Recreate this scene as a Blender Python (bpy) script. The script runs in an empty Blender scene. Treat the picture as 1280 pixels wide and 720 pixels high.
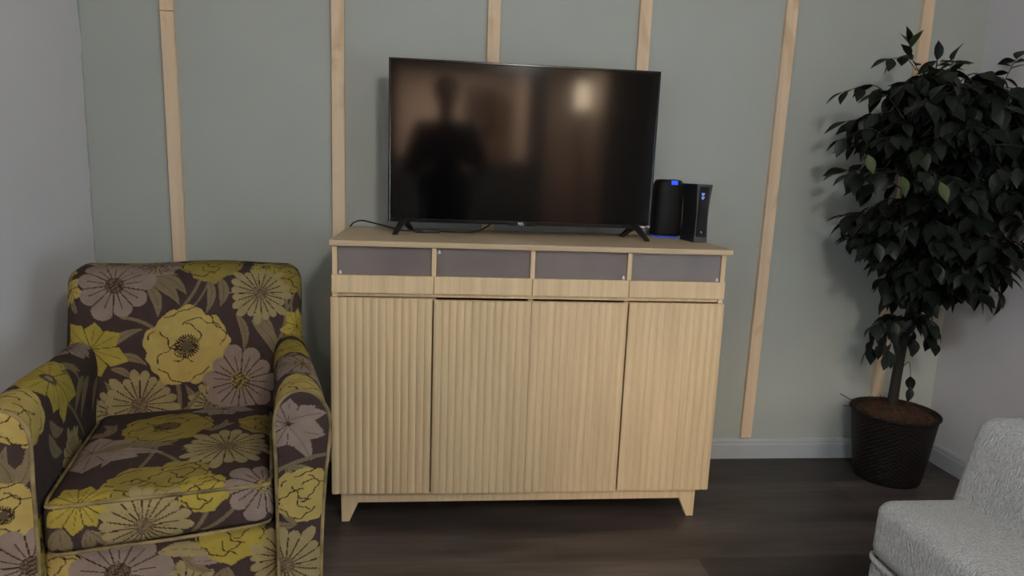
import bpy, bmesh, math, random
import numpy as np
from mathutils import Vector, Matrix, Euler

random.seed(7)
rng = np.random.default_rng(5)
C = bpy.context.scene.collection
PI = math.pi

# ------------------------------------------------------------------ helpers
def s2l(c):
    c = c / 255.0
    return c / 12.92 if c <= 0.04045 else ((c + 0.055) / 1.055) ** 2.4

def rgb(r, g, b):
    return (s2l(r), s2l(g), s2l(b), 1.0)

def new_mat(name):
    m = bpy.data.materials.new(name)
    m.use_nodes = True
    nt = m.node_tree
    bs = nt.nodes['Principled BSDF']
    return m, nt, bs

def N(nt, typ, **kw):
    n = nt.nodes.new(typ)
    for k, v in kw.items():
        setattr(n, k, v)
    return n

def ramp(nt, stops):
    r = N(nt, 'ShaderNodeValToRGB')
    el = r.color_ramp.elements
    while len(el) < len(stops):
        el.new(0.5)
    for e, (p, c) in zip(el, stops):
        e.position = p
        e.color = c
    return r

def mix_rgb(nt, fac, a, b, blend='MIX'):
    n = N(nt, 'ShaderNodeMix', data_type='RGBA', blend_type=blend)
    for sock, val in ((n.inputs['Factor'], fac), (n.inputs['A'] if False else n.inputs[6], a), (n.inputs[7], b)):
        if hasattr(val, 'links') or isinstance(val, bpy.types.NodeSocket):
            nt.links.new(val, sock)
        else:
            sock.default_value = val
    return n.outputs[2]

def noise(nt, scale, detail=4, rough=0.55, vec=None, dist=0.0):
    n = N(nt, 'ShaderNodeTexNoise')
    n.inputs['Scale'].default_value = scale
    n.inputs['Detail'].default_value = detail
    n.inputs['Roughness'].default_value = rough
    n.inputs['Distortion'].default_value = dist
    if vec is not None:
        nt.links.new(vec, n.inputs['Vector'])
    return n

def mapping(nt, scale=(1, 1, 1), loc=(0, 0, 0), rot=(0, 0, 0), kind='Object'):
    tc = N(nt, 'ShaderNodeTexCoord')
    mp = N(nt, 'ShaderNodeMapping')
    mp.inputs['Scale'].default_value = scale
    mp.inputs['Location'].default_value = loc
    mp.inputs['Rotation'].default_value = rot
    nt.links.new(tc.outputs[kind], mp.inputs['Vector'])
    return mp.outputs['Vector']

def bump(nt, bs, height, strength=0.2, distance=0.01):
    b = N(nt, 'ShaderNodeBump')
    b.inputs['Strength'].default_value = strength
    b.inputs['Distance'].default_value = distance
    nt.links.new(height, b.inputs['Height'])
    nt.links.new(b.outputs['Normal'], bs.inputs['Normal'])

def plain(name, col, rough=0.5, spec=0.5, metal=0.0, emit=None, estr=1.0, var=0.06, nscale=30.0):
    """principled material with slight procedural tone variation"""
    m, nt, bs = new_mat(name)
    bs.inputs['Roughness'].default_value = rough
    bs.inputs['Specular IOR Level'].default_value = spec
    bs.inputs['Metallic'].default_value = metal
    n = noise(nt, nscale, 3, vec=mapping(nt))
    lo = tuple(c * (1 - var) for c in col[:3]) + (1,)
    hi = tuple(min(1, c * (1 + var)) for c in col[:3]) + (1,)
    r = ramp(nt, [(0.3, lo), (0.7, hi)])
    nt.links.new(n.outputs['Fac'], r.inputs['Fac'])
    nt.links.new(r.outputs['Color'], bs.inputs['Base Color'])
    if emit:
        bs.inputs['Emission Color'].default_value = emit
        bs.inputs['Emission Strength'].default_value = estr
    return m

def link(name, me, mat, parent=None, loc=None, smooth=False):
    o = bpy.data.objects.new(name, me)
    C.objects.link(o)
    if mat is not None:
        for m in (mat if isinstance(mat, (list, tuple)) else [mat]):
            me.materials.append(m)
    if parent is not None:
        o.parent = parent
    if loc is not None:
        o.location = loc
    if smooth:
        me.polygons.foreach_set('use_smooth', [True] * len(me.polygons))
    return o

def obj(name, bm, mat, parent=None, loc=None, smooth=False, sharp=None):
    me = bpy.data.meshes.new(name)
    bm.normal_update()
    if sharp is not None:
        for f in bm.faces:
            f.smooth = True
        for e in bm.edges:
            if len(e.link_faces) == 2 and e.calc_face_angle(0) > math.radians(sharp):
                e.smooth = False
    bm.to_mesh(me)
    bm.free()
    return link(name, me, mat, parent, loc, smooth)

def tag(o, label=None, cat=None, group=None, kind=None):
    if label: o['label'] = label
    if cat: o['category'] = cat
    if group: o['group'] = group
    if kind: o['kind'] = kind
    return o

def empty(name, loc, rz=0.0, label=None, cat=None, group=None):
    o = bpy.data.objects.new(name, None)
    C.objects.link(o)
    o.empty_display_size = 0.1
    o.location = loc
    o.rotation_euler = (0, 0, rz)
    return tag(o, label, cat, group)

def box(bm, lo, hi, bev=0.0, seg=2):
    b2 = bmesh.new()
    bmesh.ops.create_cube(b2, size=1.0)
    for v in b2.verts:
        v.co = Vector([lo[i] + (v.co[i] + 0.5) * (hi[i] - lo[i]) for i in range(3)])
    if bev > 0:
        bmesh.ops.bevel(b2, geom=b2.edges[:], offset=bev, segments=seg, profile=0.5, affect='EDGES')
    join(bm, b2)

def join(bm, b2):
    me = bpy.data.meshes.new('tmp')
    b2.to_mesh(me)
    b2.free()
    bm.from_mesh(me)
    bpy.data.meshes.remove(me)

def prism(bm, pts, axis, lo, hi, bev=0.0):
    """extrude a 2-D outline along an axis (pts are the other two coordinates in xyz order)"""
    b2 = bmesh.new()
    def mk(p, d):
        q = list(p)
        q.insert(axis, d)
        return b2.verts.new(q)
    a = [mk(p, lo) for p in pts]
    b = [mk(p, hi) for p in pts]
    n = len(pts)
    b2.faces.new(a[::-1])
    b2.faces.new(b)
    for i in range(n):
        b2.faces.new((a[i], a[(i + 1) % n], b[(i + 1) % n], b[i]))
    bmesh.ops.recalc_face_normals(b2, faces=b2.faces[:])
    if bev > 0:
        bmesh.ops.bevel(b2, geom=b2.edges[:], offset=bev, segments=2, profile=0.5, affect='EDGES')
    join(bm, b2)

def tube(bm, pts, radii, seg=8, closed=False, cap=True):
    pts = [Vector(p) for p in pts]
    n = len(pts)
    if not hasattr(radii, '__len__'):
        radii = [radii] * n
    rings = []
    prev = None
    for i, p in enumerate(pts):
        if closed:
            d = pts[(i + 1) % n] - pts[i - 1]
        else:
            d = pts[min(i + 1, n - 1)] - pts[max(i - 1, 0)]
        d.normalize()
        if prev is None:
            a = d.orthogonal().normalized()
        else:
            a = (prev - d * prev.dot(d))
            a = a.normalized() if a.length > 1e-6 else d.orthogonal().normalized()
        prev = a
        b = d.cross(a)
        rings.append([bm.verts.new(p + (a * math.cos(2 * PI * k / seg) + b * math.sin(2 * PI * k / seg)) * radii[i]) for k in range(seg)])
    m = n if closed else n - 1
    for i in range(m):
        r0, r1 = rings[i], rings[(i + 1) % n]
        for k in range(seg):
            bm.faces.new((r0[k], r0[(k + 1) % seg], r1[(k + 1) % seg], r1[k]))
    if cap and not closed:
        bm.faces.new(rings[0][::-1])
        bm.faces.new(rings[-1])

def catmull(pts, n=8):
    P = [Vector(p) for p in pts]
    P = [P[0] * 2 - P[1]] + P + [P[-1] * 2 - P[-2]]
    out = []
    for i in range(1, len(P) - 2):
        for k in range(n):
            t = k / n
            a, b, c, d = P[i - 1], P[i], P[i + 1], P[i + 2]
            out.append(0.5 * ((2 * b) + (c - a) * t + (2 * a - 5 * b + 4 * c - d) * t * t + (3 * b - a - 3 * c + d) * t ** 3))
    out.append(P[-2])
    return out

def lathe(bm, prof, seg=32, center=(0, 0)):
    rings = []
    for r, z in prof:
        rings.append([bm.verts.new((center[0] + r * math.cos(2 * PI * k / seg), center[1] + r * math.sin(2 * PI * k / seg), z)) for k in range(seg)])
    for a, b in zip(rings, rings[1:]):
        for k in range(seg):
            bm.faces.new((a[k], a[(k + 1) % seg], b[(k + 1) % seg], b[k]))
    bm.faces.new(rings[0][::-1])
    bm.faces.new(rings[-1])

def text_mesh(body, size, depth=0.0008, bold=0.0):
    cu = bpy.data.curves.new('txt', 'FONT')
    cu.body = body
    cu.size = size
    cu.extrude = depth
    cu.offset = bold
    cu.align_x = 'CENTER'
    cu.align_y = 'CENTER'
    o = bpy.data.objects.new('txt', cu)
    C.objects.link(o)
    dg = bpy.context.evaluated_depsgraph_get()
    me = bpy.data.meshes.new_from_object(o.evaluated_get(dg))
    bpy.data.objects.remove(o)
    bpy.data.curves.remove(cu)
    return me

# ------------------------------------------------------------------ materials
def wall_mat(name, col, blend_from=None):
    m, nt, bs = new_mat(name)
    bs.inputs['Roughness'].default_value = 0.62
    bs.inputs['Specular IOR Level'].default_value = 0.3
    v = mapping(nt)
    n = noise(nt, 2.2, 4, vec=v)
    lo = tuple(c * 0.965 for c in col[:3]) + (1,)
    hi = tuple(c * 1.03 for c in col[:3]) + (1,)
    r = ramp(nt, [(0.3, lo), (0.7, hi)])
    nt.links.new(n.outputs['Fac'], r.inputs['Fac'])
    out = r.outputs['Color']
    if blend_from is not None:
        # the neighbouring wall's paint wanders a little past the corner
        sep = N(nt, 'ShaderNodeSeparateXYZ')
        nt.links.new(v, sep.inputs[0])
        n2 = noise(nt, 9.0, 5, vec=v)
        mm = N(nt, 'ShaderNodeMath', operation='MULTIPLY_ADD')
        nt.links.new(n2.outputs['Fac'], mm.inputs[0])
        mm.inputs[1].default_value = 0.05
        nt.links.new(sep.outputs['Y'], mm.inputs[2])
        gt = N(nt, 'ShaderNodeMath', operation='GREATER_THAN')
        nt.links.new(mm.outputs[0], gt.inputs[0])
        gt.inputs[1].default_value = 0.014
        out = mix_rgb(nt, gt.outputs[0], out, blend_from)
    nt.links.new(out, bs.inputs['Base Color'])
    fine = noise(nt, 320.0, 2, vec=v)
    bump(nt, bs, fine.outputs['Fac'], 0.12, 0.002)
    return m

SAGE = (0.408, 0.438, 0.402, 1)
M_sage = wall_mat('sage_paint', SAGE)
M_white_l = wall_mat('grey_white_paint_left', (0.65, 0.645, 0.655, 1), SAGE)
M_white = wall_mat('grey_white_paint', (0.62, 0.615, 0.64, 1))
M_ceil = wall_mat('ceiling_paint', (0.66, 0.66, 0.66, 1))
M_beige = wall_mat('beige_paint', (0.62, 0.49, 0.40, 1))
M_taupe = wall_mat('taupe_paint', (0.15, 0.115, 0.09, 1))
M_base = plain('baseboard_paint', (0.40, 0.435, 0.45, 1), 0.4, 0.5, var=0.03, nscale=6)

def floor_mat():
    m, nt, bs = new_mat('dark_vinyl_planks')
    v = mapping(nt, loc=(0.37, 0.06, 0))
    br = N(nt, 'ShaderNodeTexBrick')
    br.offset = 0.37
    br.inputs['Scale'].default_value = 1.0
    br.inputs['Brick Width'].default_value = 1.22
    br.inputs['Row Height'].default_value = 0.178
    br.inputs['Mortar Size'].default_value = 0.0012
    br.inputs['Mortar Smooth'].default_value = 0.1
    br.inputs['Bias'].default_value = 0.0
    br.inputs['Color1'].default_value = (0.0, 0.0, 0.0, 1)
    br.inputs['Color2'].default_value = (1, 1, 1, 1)
    br.inputs['Mortar'].default_value = (0.2, 0.2, 0.2, 1)
    nt.links.new(v, br.inputs['Vector'])
    tone = ramp(nt, [(0.0, (0.034, 0.026, 0.0225, 1)), (0.5, (0.060, 0.047, 0.041, 1)), (1.0, (0.092, 0.074, 0.066, 1))])
    nt.links.new(br.outputs['Color'], tone.inputs['Fac'])
    vg = mapping(nt, scale=(1.6, 26, 1))
    g = noise(nt, 2.0, 8, 0.62, vec=vg, dist=0.4)
    gr = ramp(nt, [(0.25, (0.62, 0.6, 0.6, 1)), (0.55, (1.0, 1.0, 1.0, 1)), (0.8, (1.28, 1.27, 1.26, 1))])
    nt.links.new(g.outputs['Fac'], gr.inputs['Fac'])
    c1 = mix_rgb(nt, 1.0, tone.outputs['Color'], gr.outputs['Color'], 'MULTIPLY')
    vb = mapping(nt, scale=(0.9, 5.5, 1))
    b = noise(nt, 1.6, 3, 0.5, vec=vb)
    brr = ramp(nt, [(0.35, (0.55, 0.54, 0.53, 1)), (0.68, (1.22, 1.22, 1.22, 1))])
    nt.links.new(b.outputs['Fac'], brr.inputs['Fac'])
    c2 = mix_rgb(nt, 1.0, c1, brr.outputs['Color'], 'MULTIPLY')
    nt.links.new(c2, bs.inputs['Base Color'])
    bs.inputs['Roughness'].default_value = 0.42
    bs.inputs['Specular IOR Level'].default_value = 0.4
    bump(nt, bs, g.outputs['Fac'], 0.12, 0.003)
    return m
M_floor = floor_mat()

def wood_mat(name, base, axis='Z', contrast=0.16, rough=0.5, scale=1.0, knots=False):
    m, nt, bs = new_mat(name)
    sc = {'Z': (60, 60, 1.6), 'X': (1.6, 60, 60), 'Y': (60, 1.6, 60)}[axis]
    v = mapping(nt, scale=tuple(s * scale for s in sc))
    n = noise(nt, 1.0, 6, 0.6, vec=v, dist=0.2)
    lo = tuple(c * (1 - contrast) for c in base[:3]) + (1,)
    hi = tuple(min(1, c * (1 + contrast * 0.7)) for c in base[:3]) + (1,)
    r = ramp(nt, [(0.3, lo), (0.68, hi)])
    nt.links.new(n.outputs['Fac'], r.inputs['Fac'])
    out = r.outputs['Color']
    if knots:
        v2 = mapping(nt, scale=(7, 7, 3.2))
        n2 = noise(nt, 1.0, 3, 0.5, vec=v2, dist=1.2)
        r2 = ramp(nt, [(0.30, (0.80, 0.70, 0.62, 1)), (0.44, (1, 1, 1, 1)), (0.62, (1.03, 1.0, 0.98, 1)), (0.74, (0.86, 0.8, 0.75, 1))])
        nt.links.new(n2.outputs['Fac'], r2.inputs['Fac'])
        out = mix_rgb(nt, 1.0, out, r2.outputs['Color'], 'MULTIPLY')
    nt.links.new(out, bs.inputs['Base Color'])
    bs.inputs['Roughness'].default_value = rough
    bs.inputs['Specular IOR Level'].default_value = 0.35
    bump(nt, bs, n.outputs['Fac'], 0.06, 0.002)
    return m
OAK = (0.69, 0.52, 0.31, 1)
M_oak = wood_mat('light_oak_veneer', OAK, 'Z', 0.15)
M_oak_top = wood_mat('light_oak_veneer_top', (0.52, 0.395, 0.25, 1), 'X', 0.13)
M_oak_in = wood_mat('oak_interior', (0.36, 0.28, 0.2, 1), 'X', 0.1)
M_batten = wood_mat('raw_pine', (0.75, 0.585, 0.40, 1), 'Z', 0.12, 0.7, 0.5, knots=True)

def acrylic_mat():
    m, nt, bs = new_mat('smoked_frosted_acrylic')
    n = noise(nt, 5.0, 2, vec=mapping(nt))
    r = ramp(nt, [(0.3, (0.27, 0.225, 0.21, 1)), (0.7, (0.36, 0.305, 0.28, 1))])
    nt.links.new(n.outputs['Fac'], r.inputs['Fac'])
    nt.links.new(r.outputs['Color'], bs.inputs['Base Color'])
    bs.inputs['Roughness'].default_value = 0.36
    bs.inputs['Transmission Weight'].default_value = 0.42
    bs.inputs['IOR'].default_value = 1.49
    return m
M_acrylic = acrylic_mat()
M_clip = plain('white_plastic_clip', (0.75, 0.75, 0.73, 1), 0.4)
M_blk = plain('black_plastic', (0.010, 0.010, 0.011, 1), 0.38, 0.45)
M_blk_gloss = plain('black_gloss_plastic', (0.006, 0.006, 0.007, 1), 0.16, 0.5)
M_blk_matte = plain('black_matte_plastic', (0.010, 0.010, 0.010, 1), 0.6, 0.2)
M_grey_txt = plain('silver_lettering', (0.88, 0.88, 0.88, 1), 0.4)
M_cable = plain('black_cable_rubber', (0.012, 0.012, 0.012, 1), 0.5)

def screen_mat():
    m, nt, bs = new_mat('tv_screen_glass')
    n = noise(nt, 3.0, 2, vec=mapping(nt))
    r = ramp(nt, [(0.3, (0.0015, 0.0015, 0.0018, 1)), (0.7, (0.002, 0.002, 0.0022, 1))])
    nt.links.new(n.outputs['Fac'], r.inputs['Fac'])
    nt.links.new(r.outputs['Color'], bs.inputs['Base Color'])
    bs.inputs['Roughness'].default_value = 0.09
    bs.inputs['IOR'].default_value = 1.5
    return m
M_screen = screen_mat()

def emit_mat(name, col, strength, base=(0.02, 0.02, 0.02, 1)):
    return plain(name, base, 0.4, emit=col, estr=strength)
M_blue = emit_mat('blue_display_light', (0.02, 0.09, 1.0, 1), 1.1)
M_blue_ring = emit_mat('blue_ring_light', (0.03, 0.12, 0.8, 1), 0.35)
M_ice = emit_mat('blue_white_led', (0.30, 0.42, 1.0, 1), 0.95)

# ------------------------------------------------------------------ room shell
XL, XR, YR, ZC = -1.283, 2.198, -5.0, 2.5
def struct(name, bm, m, label, cat='wall', parent=None):
    o = obj(name, bm, m, parent)
    tag(o, label, cat, None, 'structure')
    return o

bm = bmesh.new(); box(bm, (XL - 0.1, -7.2, -0.1), (XR + 1.0, 0.1, 0.0))
struct('floor', bm, M_floor, 'dark brown wood plank floor under the whole room', 'floor')
bm = bmesh.new(); box(bm, (XL - 0.1, -7.2, ZC), (XR + 1.0, 0.1, ZC + 0.1))
struct('ceiling', bm, M_ceil, 'white painted ceiling above the whole room', 'ceiling')
bm = bmesh.new(); box(bm, (XL - 0.1, 0.0, 0.0), (XR + 0.1, 0.1, ZC))
struct('wall_back', bm, M_sage, 'sage green wall with bare wooden strips behind the television')
VY0, VY1, VZ0, VZ1 = -4.5, -3.2, 0.55, 1.75  # left wall opening, added out of view to bring cool fill to the right
bm = bmesh.new()
box(bm, (XL - 0.1, VY1, 0), (XL, 0.0, ZC))
box(bm, (XL - 0.1, -7.2, 0), (XL, VY0, ZC))
box(bm, (XL - 0.1, VY0, 0), (XL, VY1, VZ0))
box(bm, (XL - 0.1, VY0, VZ1), (XL, VY1, ZC))
struct('wall_left', bm, M_white_l, 'pale grey wall at the left beside the flowered armchair')
# right wall; opening for an added, unseen window that brightens the left side
WY0, WY1, WZ0, WZ1 = -4.0, -2.7, 0.35, 1.55
bm = bmesh.new()
box(bm, (XR, WY1, 0), (XR + 0.1, 0.0, ZC))
box(bm, (XR, -5.0, 0), (XR + 0.1, WY0, ZC))
box(bm, (XR, WY0, 0), (XR + 0.1, WY1, WZ0))
box(bm, (XR, WY0, WZ1), (XR + 0.1, WY1, ZC))
struct('wall_right', bm, M_white, 'pale grey wall at the right behind the leafy tree')
bm = bmesh.new()
for z0, z1 in ((WZ0, WZ0 + 0.05), (WZ1 - 0.05, WZ1), (0.93, 0.97)):
    box(bm, (XR + 0.02, WY0, z0), (XR + 0.07, WY1, z1), 0.004)
for y0 in (WY0, WY1 - 0.05, (WY0 + WY1) / 2 - 0.02):
    box(bm, (XR + 0.02, y0, WZ0 + 0.05), (XR + 0.07, y0 + 0.05, WZ1 - 0.05), 0.004)
win = struct('fill_window_1', bm, M_base, 'added unseen white framed window in the right wall, letting in fill light', 'window')
m, nt, bs = new_mat('window_glass')
bs.inputs['Transmission Weight'].default_value = 1.0
bs.inputs['Roughness'].default_value = 0.0
bs.inputs['IOR'].default_value = 1.02
bs.inputs['Base Color'].default_value = (0.97, 0.98, 1, 1)
M_glass = m
bm = bmesh.new(); box(bm, (XR + 0.043, WY0 + 0.03, WZ0 + 0.03), (XR + 0.047, WY1 - 0.03, WZ1 - 0.03))
obj('pane', bm, M_glass, win)

bm = bmesh.new()
for z0, z1 in ((VZ0, VZ0 + 0.05), (VZ1 - 0.05, VZ1), (1.13, 1.17)):
    box(bm, (XL - 0.07, VY0, z0), (XL - 0.02, VY1, z1), 0.004)
for y0 in (VY0, VY1 - 0.05, (VY0 + VY1) / 2 - 0.02):
    box(bm, (XL - 0.07, y0, VZ0 + 0.05), (XL - 0.02, y0 + 0.05, VZ1 - 0.05), 0.004)
win2 = struct('fill_window_2', bm, M_base, 'added unseen white framed window in the left wall, letting in fill light', 'window')
bm = bmesh.new(); box(bm, (XL - 0.047, VY0 + 0.03, VZ0 + 0.03), (XL - 0.043, VY1 - 0.03, VZ1 - 0.03))
obj('pane', bm, M_glass, win2)

# rear wall (behind the photographer; seen mirrored in the television)
OX0, OX1, OZ0, OZ1 = -0.47, 0.87, 1.27, 2.16
DX0, DX1, DZ1 = 1.06, 1.70, 2.24
bm = bmesh.new()
y0, y1 = YR - 0.1, YR
box(bm, (XL, y0, 0), (OX0, y1, ZC))
box(bm, (OX0, y0, 0), (OX1, y1, OZ0))
box(bm, (OX0, y0, OZ1), (OX1, y1, ZC))
box(bm, (OX1, y0, 0), (DX0, y1, ZC))
box(bm, (DX0, y0, DZ1), (DX1, y1, ZC))
box(bm, (DX1, y0, 0), (XR + 0.1, y1, ZC))
struct('wall_rear', bm, M_taupe, 'taupe wall with a pass-through and a doorway, mirrored in the television')
bm = bmesh.new(); box(bm, (XL, -7.2, 0), (XR + 1.0, -7.1, ZC))
struct('wall_kitchen', bm, M_beige, 'warm lit beige kitchen wall mirrored in the television')
bm = bmesh.new(); box(bm, (0.93, -7.1, 0), (1.01, YR - 0.1, ZC))
struct('wall_partition', bm, M_beige, 'beige partition between kitchen and hall, mirrored in the television')
bm = bmesh.new(); box(bm, (1.80, -7.1, 0), (1.88, YR - 0.1, ZC))
struct('wall_hall', bm, M_beige, 'beige hall side wall mirrored in the television')

def baseboard(name, pts_lo, label):
    """profile swept straight: list of two floor points and the inward normal"""
    (a, b, nrm) = pts_lo
    prof = [(0, 0), (0.014, 0), (0.014, 0.062), (0.011, 0.070), (0.011, 0.078), (0.006, 0.088), (0.0, 0.090)]
    bm = bmesh.new()
    A, B, n_ = Vector(a), Vector(b), Vector(nrm)
    va = [bm.verts.new(A + n_ * d + Vector((0, 0, z))) for d, z in prof]
    vb = [bm.verts.new(B + n_ * d + Vector((0, 0, z))) for d, z in prof]
    for i in range(len(prof) - 1):
        bm.faces.new((va[i], va[i + 1], vb[i + 1], vb[i]))
    bm.faces.new(va); bm.faces.new(vb[::-1])
    bmesh.ops.recalc_face_normals(bm, faces=bm.faces[:])
    return struct(name, bm, M_base, label, 'baseboard')
baseboard('baseboard_back', ((XL, 0, 0), (XR, 0, 0), (0, -1, 0)), 'pale baseboard along the sage green wall')
baseboard('baseboard_left', ((XL, -5, 0), (XL, -0.014, 0), (1, 0, 0)), 'pale baseboard along the left wall')
baseboard('baseboard_right', ((XR, -5, 0), (XR, -0.014, 0), (-1, 0, 0)), 'white baseboard along the right wall behind the plant pot')

# battens nailed to the back wall
B_LABEL = ['bare wooden strip on the green wall rising behind the flowered armchair',
           'bare wooden strip on the green wall just left of the television',
           'bare wooden strip on the green wall above the middle of the television',
           'bare wooden strip on the green wall above the right end of the television',
           'bare wooden strip on the green wall standing clear right of the sideboard',
           'bare wooden strip on the green wall half hidden behind the leafy tree']
for i, (bx, lean) in enumerate(zip((-0.978, -0.3826, 0.1924, 0.7731, 1.352, 1.925), (0.006, 0.0, 0.0, 0.0, -0.008, 0.0))):
    bm = bmesh.new()
    # two lengths of strip butt-jointed on the first run
    cut = 1.72 if i == 0 else None
    spans = [(0.098, ZC)] if cut is None else [(0.098, cut - 0.001), (cut + 0.001, ZC)]
    for z0, z1 in spans:
        box(bm, (bx - 0.0235, -0.018, z0), (bx + 0.0235, 0.0, z1), 0.0015)
    for v in bm.verts:
        v.co.x += lean * (1.2 - v.co.z)
    struct('trim_%d' % (i + 1), bm, M_batten, B_LABEL[i], 'wooden strip')

# ------------------------------------------------------------------ sideboard
CX0, CX1, CYF, CYB, CZT = -0.341, 0.9785, -0.504, -0.022, 0.9685
cab = empty('sideboard', ((CX0 + CX1) / 2, (CYF + CYB) / 2, 0), 0,
            'light oak fluted sideboard under the television with four smoky upper panels', 'sideboard')
OFF = Vector(((CX0 + CX1) / 2, (CYF + CYB) / 2, 0))
def cobj(name, bm, m, parent=cab, off=True, **k):
    if off:
        bmesh.ops.translate(bm, verts=bm.verts[:], vec=-OFF)
    return obj(name, bm, m, parent, **k)

bm = bmesh.new(); box(bm, (CX0 - 0.004, CYF - 0.004, 0.950), (CX1 + 0.013, CYB, CZT), 0.0025)
cobj('top', bm, M_oak_top)
BX0, BX1 = CX0 + 0.004, CX1 - 0.006
T = 0.016
bm = bmesh.new()
for x0 in (BX0, BX1 - T):
    box(bm, (x0, CYF + 0.006, 0.106), (x0 + T, CYB, 0.950), 0.001)
box(bm, (BX0 + T, CYF + 0.02, 0.106), (BX1 - T, CYB, 0.122))
box(bm, (BX0 + T, CYF + 0.012, 0.786), (BX1 - T, CYB, 0.7985), 0.001)
box(bm, (BX0 + T, CYB - 0.008, 0.122), (BX1 - T, CYB, 0.950))
POSTS = (-0.0125, 0.311, 0.6385)
for px in POSTS:
    box(bm, (px - 0.0075, CYF + 0.004, 0.7985), (px + 0.0075, CYB - 0.008, 0.950), 0.001)
    box(bm, (px - 0.008, CYF + 0.02, 0.122), (px + 0.008, CYB - 0.008, 0.786))
cobj('body', bm, M_oak)

# upper bays: frosted panel above a wooden drawer front
edges = [BX0 + T] + [p for p in POSTS] + [BX1 - T]
CLIPS = [(0, 'bl'), (1, 'tl'), (2, 'br'), (3, 'br')]
for i in range(4):
    x0 = edges[i] + (0.0 if i == 0 else 0.0075)
    x1 = edges[i + 1] - (0.0 if i == 3 else 0.0075)
    bm = bmesh.new(); box(bm, (x0 + 0.001, CYF + 0.012, 0.856), (x1 - 0.001, CYF + 0.0155, 0.949))
    pan = cobj('frosted_panel', bm, M_acrylic)
    pan['label'] = 'smoky frosted panel'
    bm = bmesh.new()
    pos = CLIPS[i][1]
    cx = x0 + 0.009 if pos[1] == 'l' else x1 - 0.010
    cz = 0.864 if pos[0] == 'b' else 0.936
    prism(bm, [(cx - 0.0045, cz - 0.005), (cx + 0.0045, cz - 0.005), (cx + 0.0045, cz + 0.001), (cx, cz + 0.008), (cx - 0.0045, cz + 0.001)], 1, CYF + 0.0075, CYF + 0.012, 0.001)
    cl = cobj('clip', bm, M_clip, pan)
    cl['label'] = 'small white plastic clip'
    # drawer front (narrow wooden band)
    xa = (BX0 - 0.001) if i == 0 else POSTS[i - 1] + 0.0015
    xb = (BX1 + 0.001) if i == 3 else POSTS[i] - 0.0015
    bm = bmesh.new(); box(bm, (xa, CYF - 0.004 + 0.002 * (i % 2), 0.7995), (xb, CYF + 0.010, 0.857), 0.0018)
    cobj('drawer_front', bm, M_oak)

# fluted doors
def fluted(x0, x1, z0, z1, n, yf, depth=0.0042, thick=0.018):
    bm = bmesh.new()
    per = 10
    fr = []
    for k in range(n * per + 1):
        t = (k % per) / per
        h = math.sin(PI * t) ** 0.75 if 0 < t < 1 else 0.0
        fr.append((x0 + (x1 - x0) * k / (n * per), yf + depth * (1 - h)))
    zs = [z0, z1]
    bot = [bm.verts.new((x, y, z0)) for x, y in fr]
    top = [bm.verts.new((x, y, z1)) for x, y in fr]
    bb = [bm.verts.new((x, yf + thick, z0)) for x, y in fr]
    tb = [bm.verts.new((x, yf + thick, z1)) for x, y in fr]
    for k in range(len(fr) - 1):
        bm.faces.new((bot[k], bot[k + 1], top[k + 1], top[k]))
        bm.faces.new((bb[k + 1], bb[k], tb[k], tb[k + 1]))
        bm.faces.new((top[k], top[k + 1], tb[k + 1], tb[k]))
        bm.faces.new((bb[k], bb[k + 1], bot[k + 1], bot[k]))
    bm.faces.new((bot[0], top[0], tb[0], bb[0]))
    bm.faces.new((bot[-1], bb[-1], tb[-1], top[-1]))
    bmesh.ops.recalc_face_normals(bm, faces=bm.faces[:])
    return bm
DOORS = [(CX0 + 0.0005, -0.0155, 0.1105, 0.7855, 13, CYF - 0.016), (-0.0100, 0.3105, 0.1065, 0.7805, 13, CYF - 0.013),
         (0.3115, 0.6368, 0.1075, 0.7815, 13, CYF - 0.013), (0.6430, CX1 - 0.0045, 0.1085, 0.7835, 13, CYF - 0.013)]
for (x0, x1, z0, z1, n, yf) in DOORS:
    cobj('door', fluted(x0, x1, z0, z1, n, yf), M_oak, sharp=38)
# plinth rail and legs
bm = bmesh.new(); box(bm, (-0.30, CYF + 0.006, 0.068), (0.925, CYF + 0.026, 0.106), 0.0015)
box(bm, (-0.30, CYB - 0.04, 0.068), (0.925, CYB - 0.02, 0.106), 0.0015)
cobj('rail', bm, M_oak)
for sx, xo in ((1, -0.3125), (-1, 0.9345)):
    for yl in (CYF + 0.004, CYB - 0.05):
        bm = bmesh.new()
        prism(bm, [(xo, 0.106), (xo + sx * 0.062, 0.106), (xo + sx * 0.056, 0.066), (xo + sx * 0.027, 0.0), (xo + sx * 0.001, 0.0)], 1, yl, yl + 0.034, 0.0015)
        cobj('leg', bm, M_oak)

# ------------------------------------------------------------------ television
TVX, TVY, TVZ, TW, TH = 0.3011, -0.2226, 1.0087, 0.965, 0.565
tv = empty('television', (TVX, TVY, CZT), -0.0027, 'large black flat screen television on the oak sideboard, switched off and reflecting the room', 'television')
zb = TVZ - CZT
bm = bmesh.new()
bw = 0.0075
box(bm, (-TW / 2, -0.004, zb), (-TW / 2 + bw, 0.026, zb + TH), 0.0015)
box(bm, (TW / 2 - bw, -0.004, zb), (TW / 2, 0.026, zb + TH), 0.0015)
box(bm, (-TW / 2 + bw, -0.004, zb + TH - bw), (TW / 2 - bw, 0.026, zb + TH), 0.0015)
box(bm, (-TW / 2 + bw, -0.005, zb), (TW / 2 - bw, 0.026, zb + 0.013), 0.0015)
box(bm, (-0.05, -0.0065, zb - 0.003), (0.05, 0.01, zb + 0.009), 0.0015)
obj('bezel', bm, M_blk_gloss, tv)
bm = bmesh.new(); box(bm, (-TW / 2 + bw, 0.0, zb + 0.013), (TW / 2 - bw, 0.006, zb + TH - bw))
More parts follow.
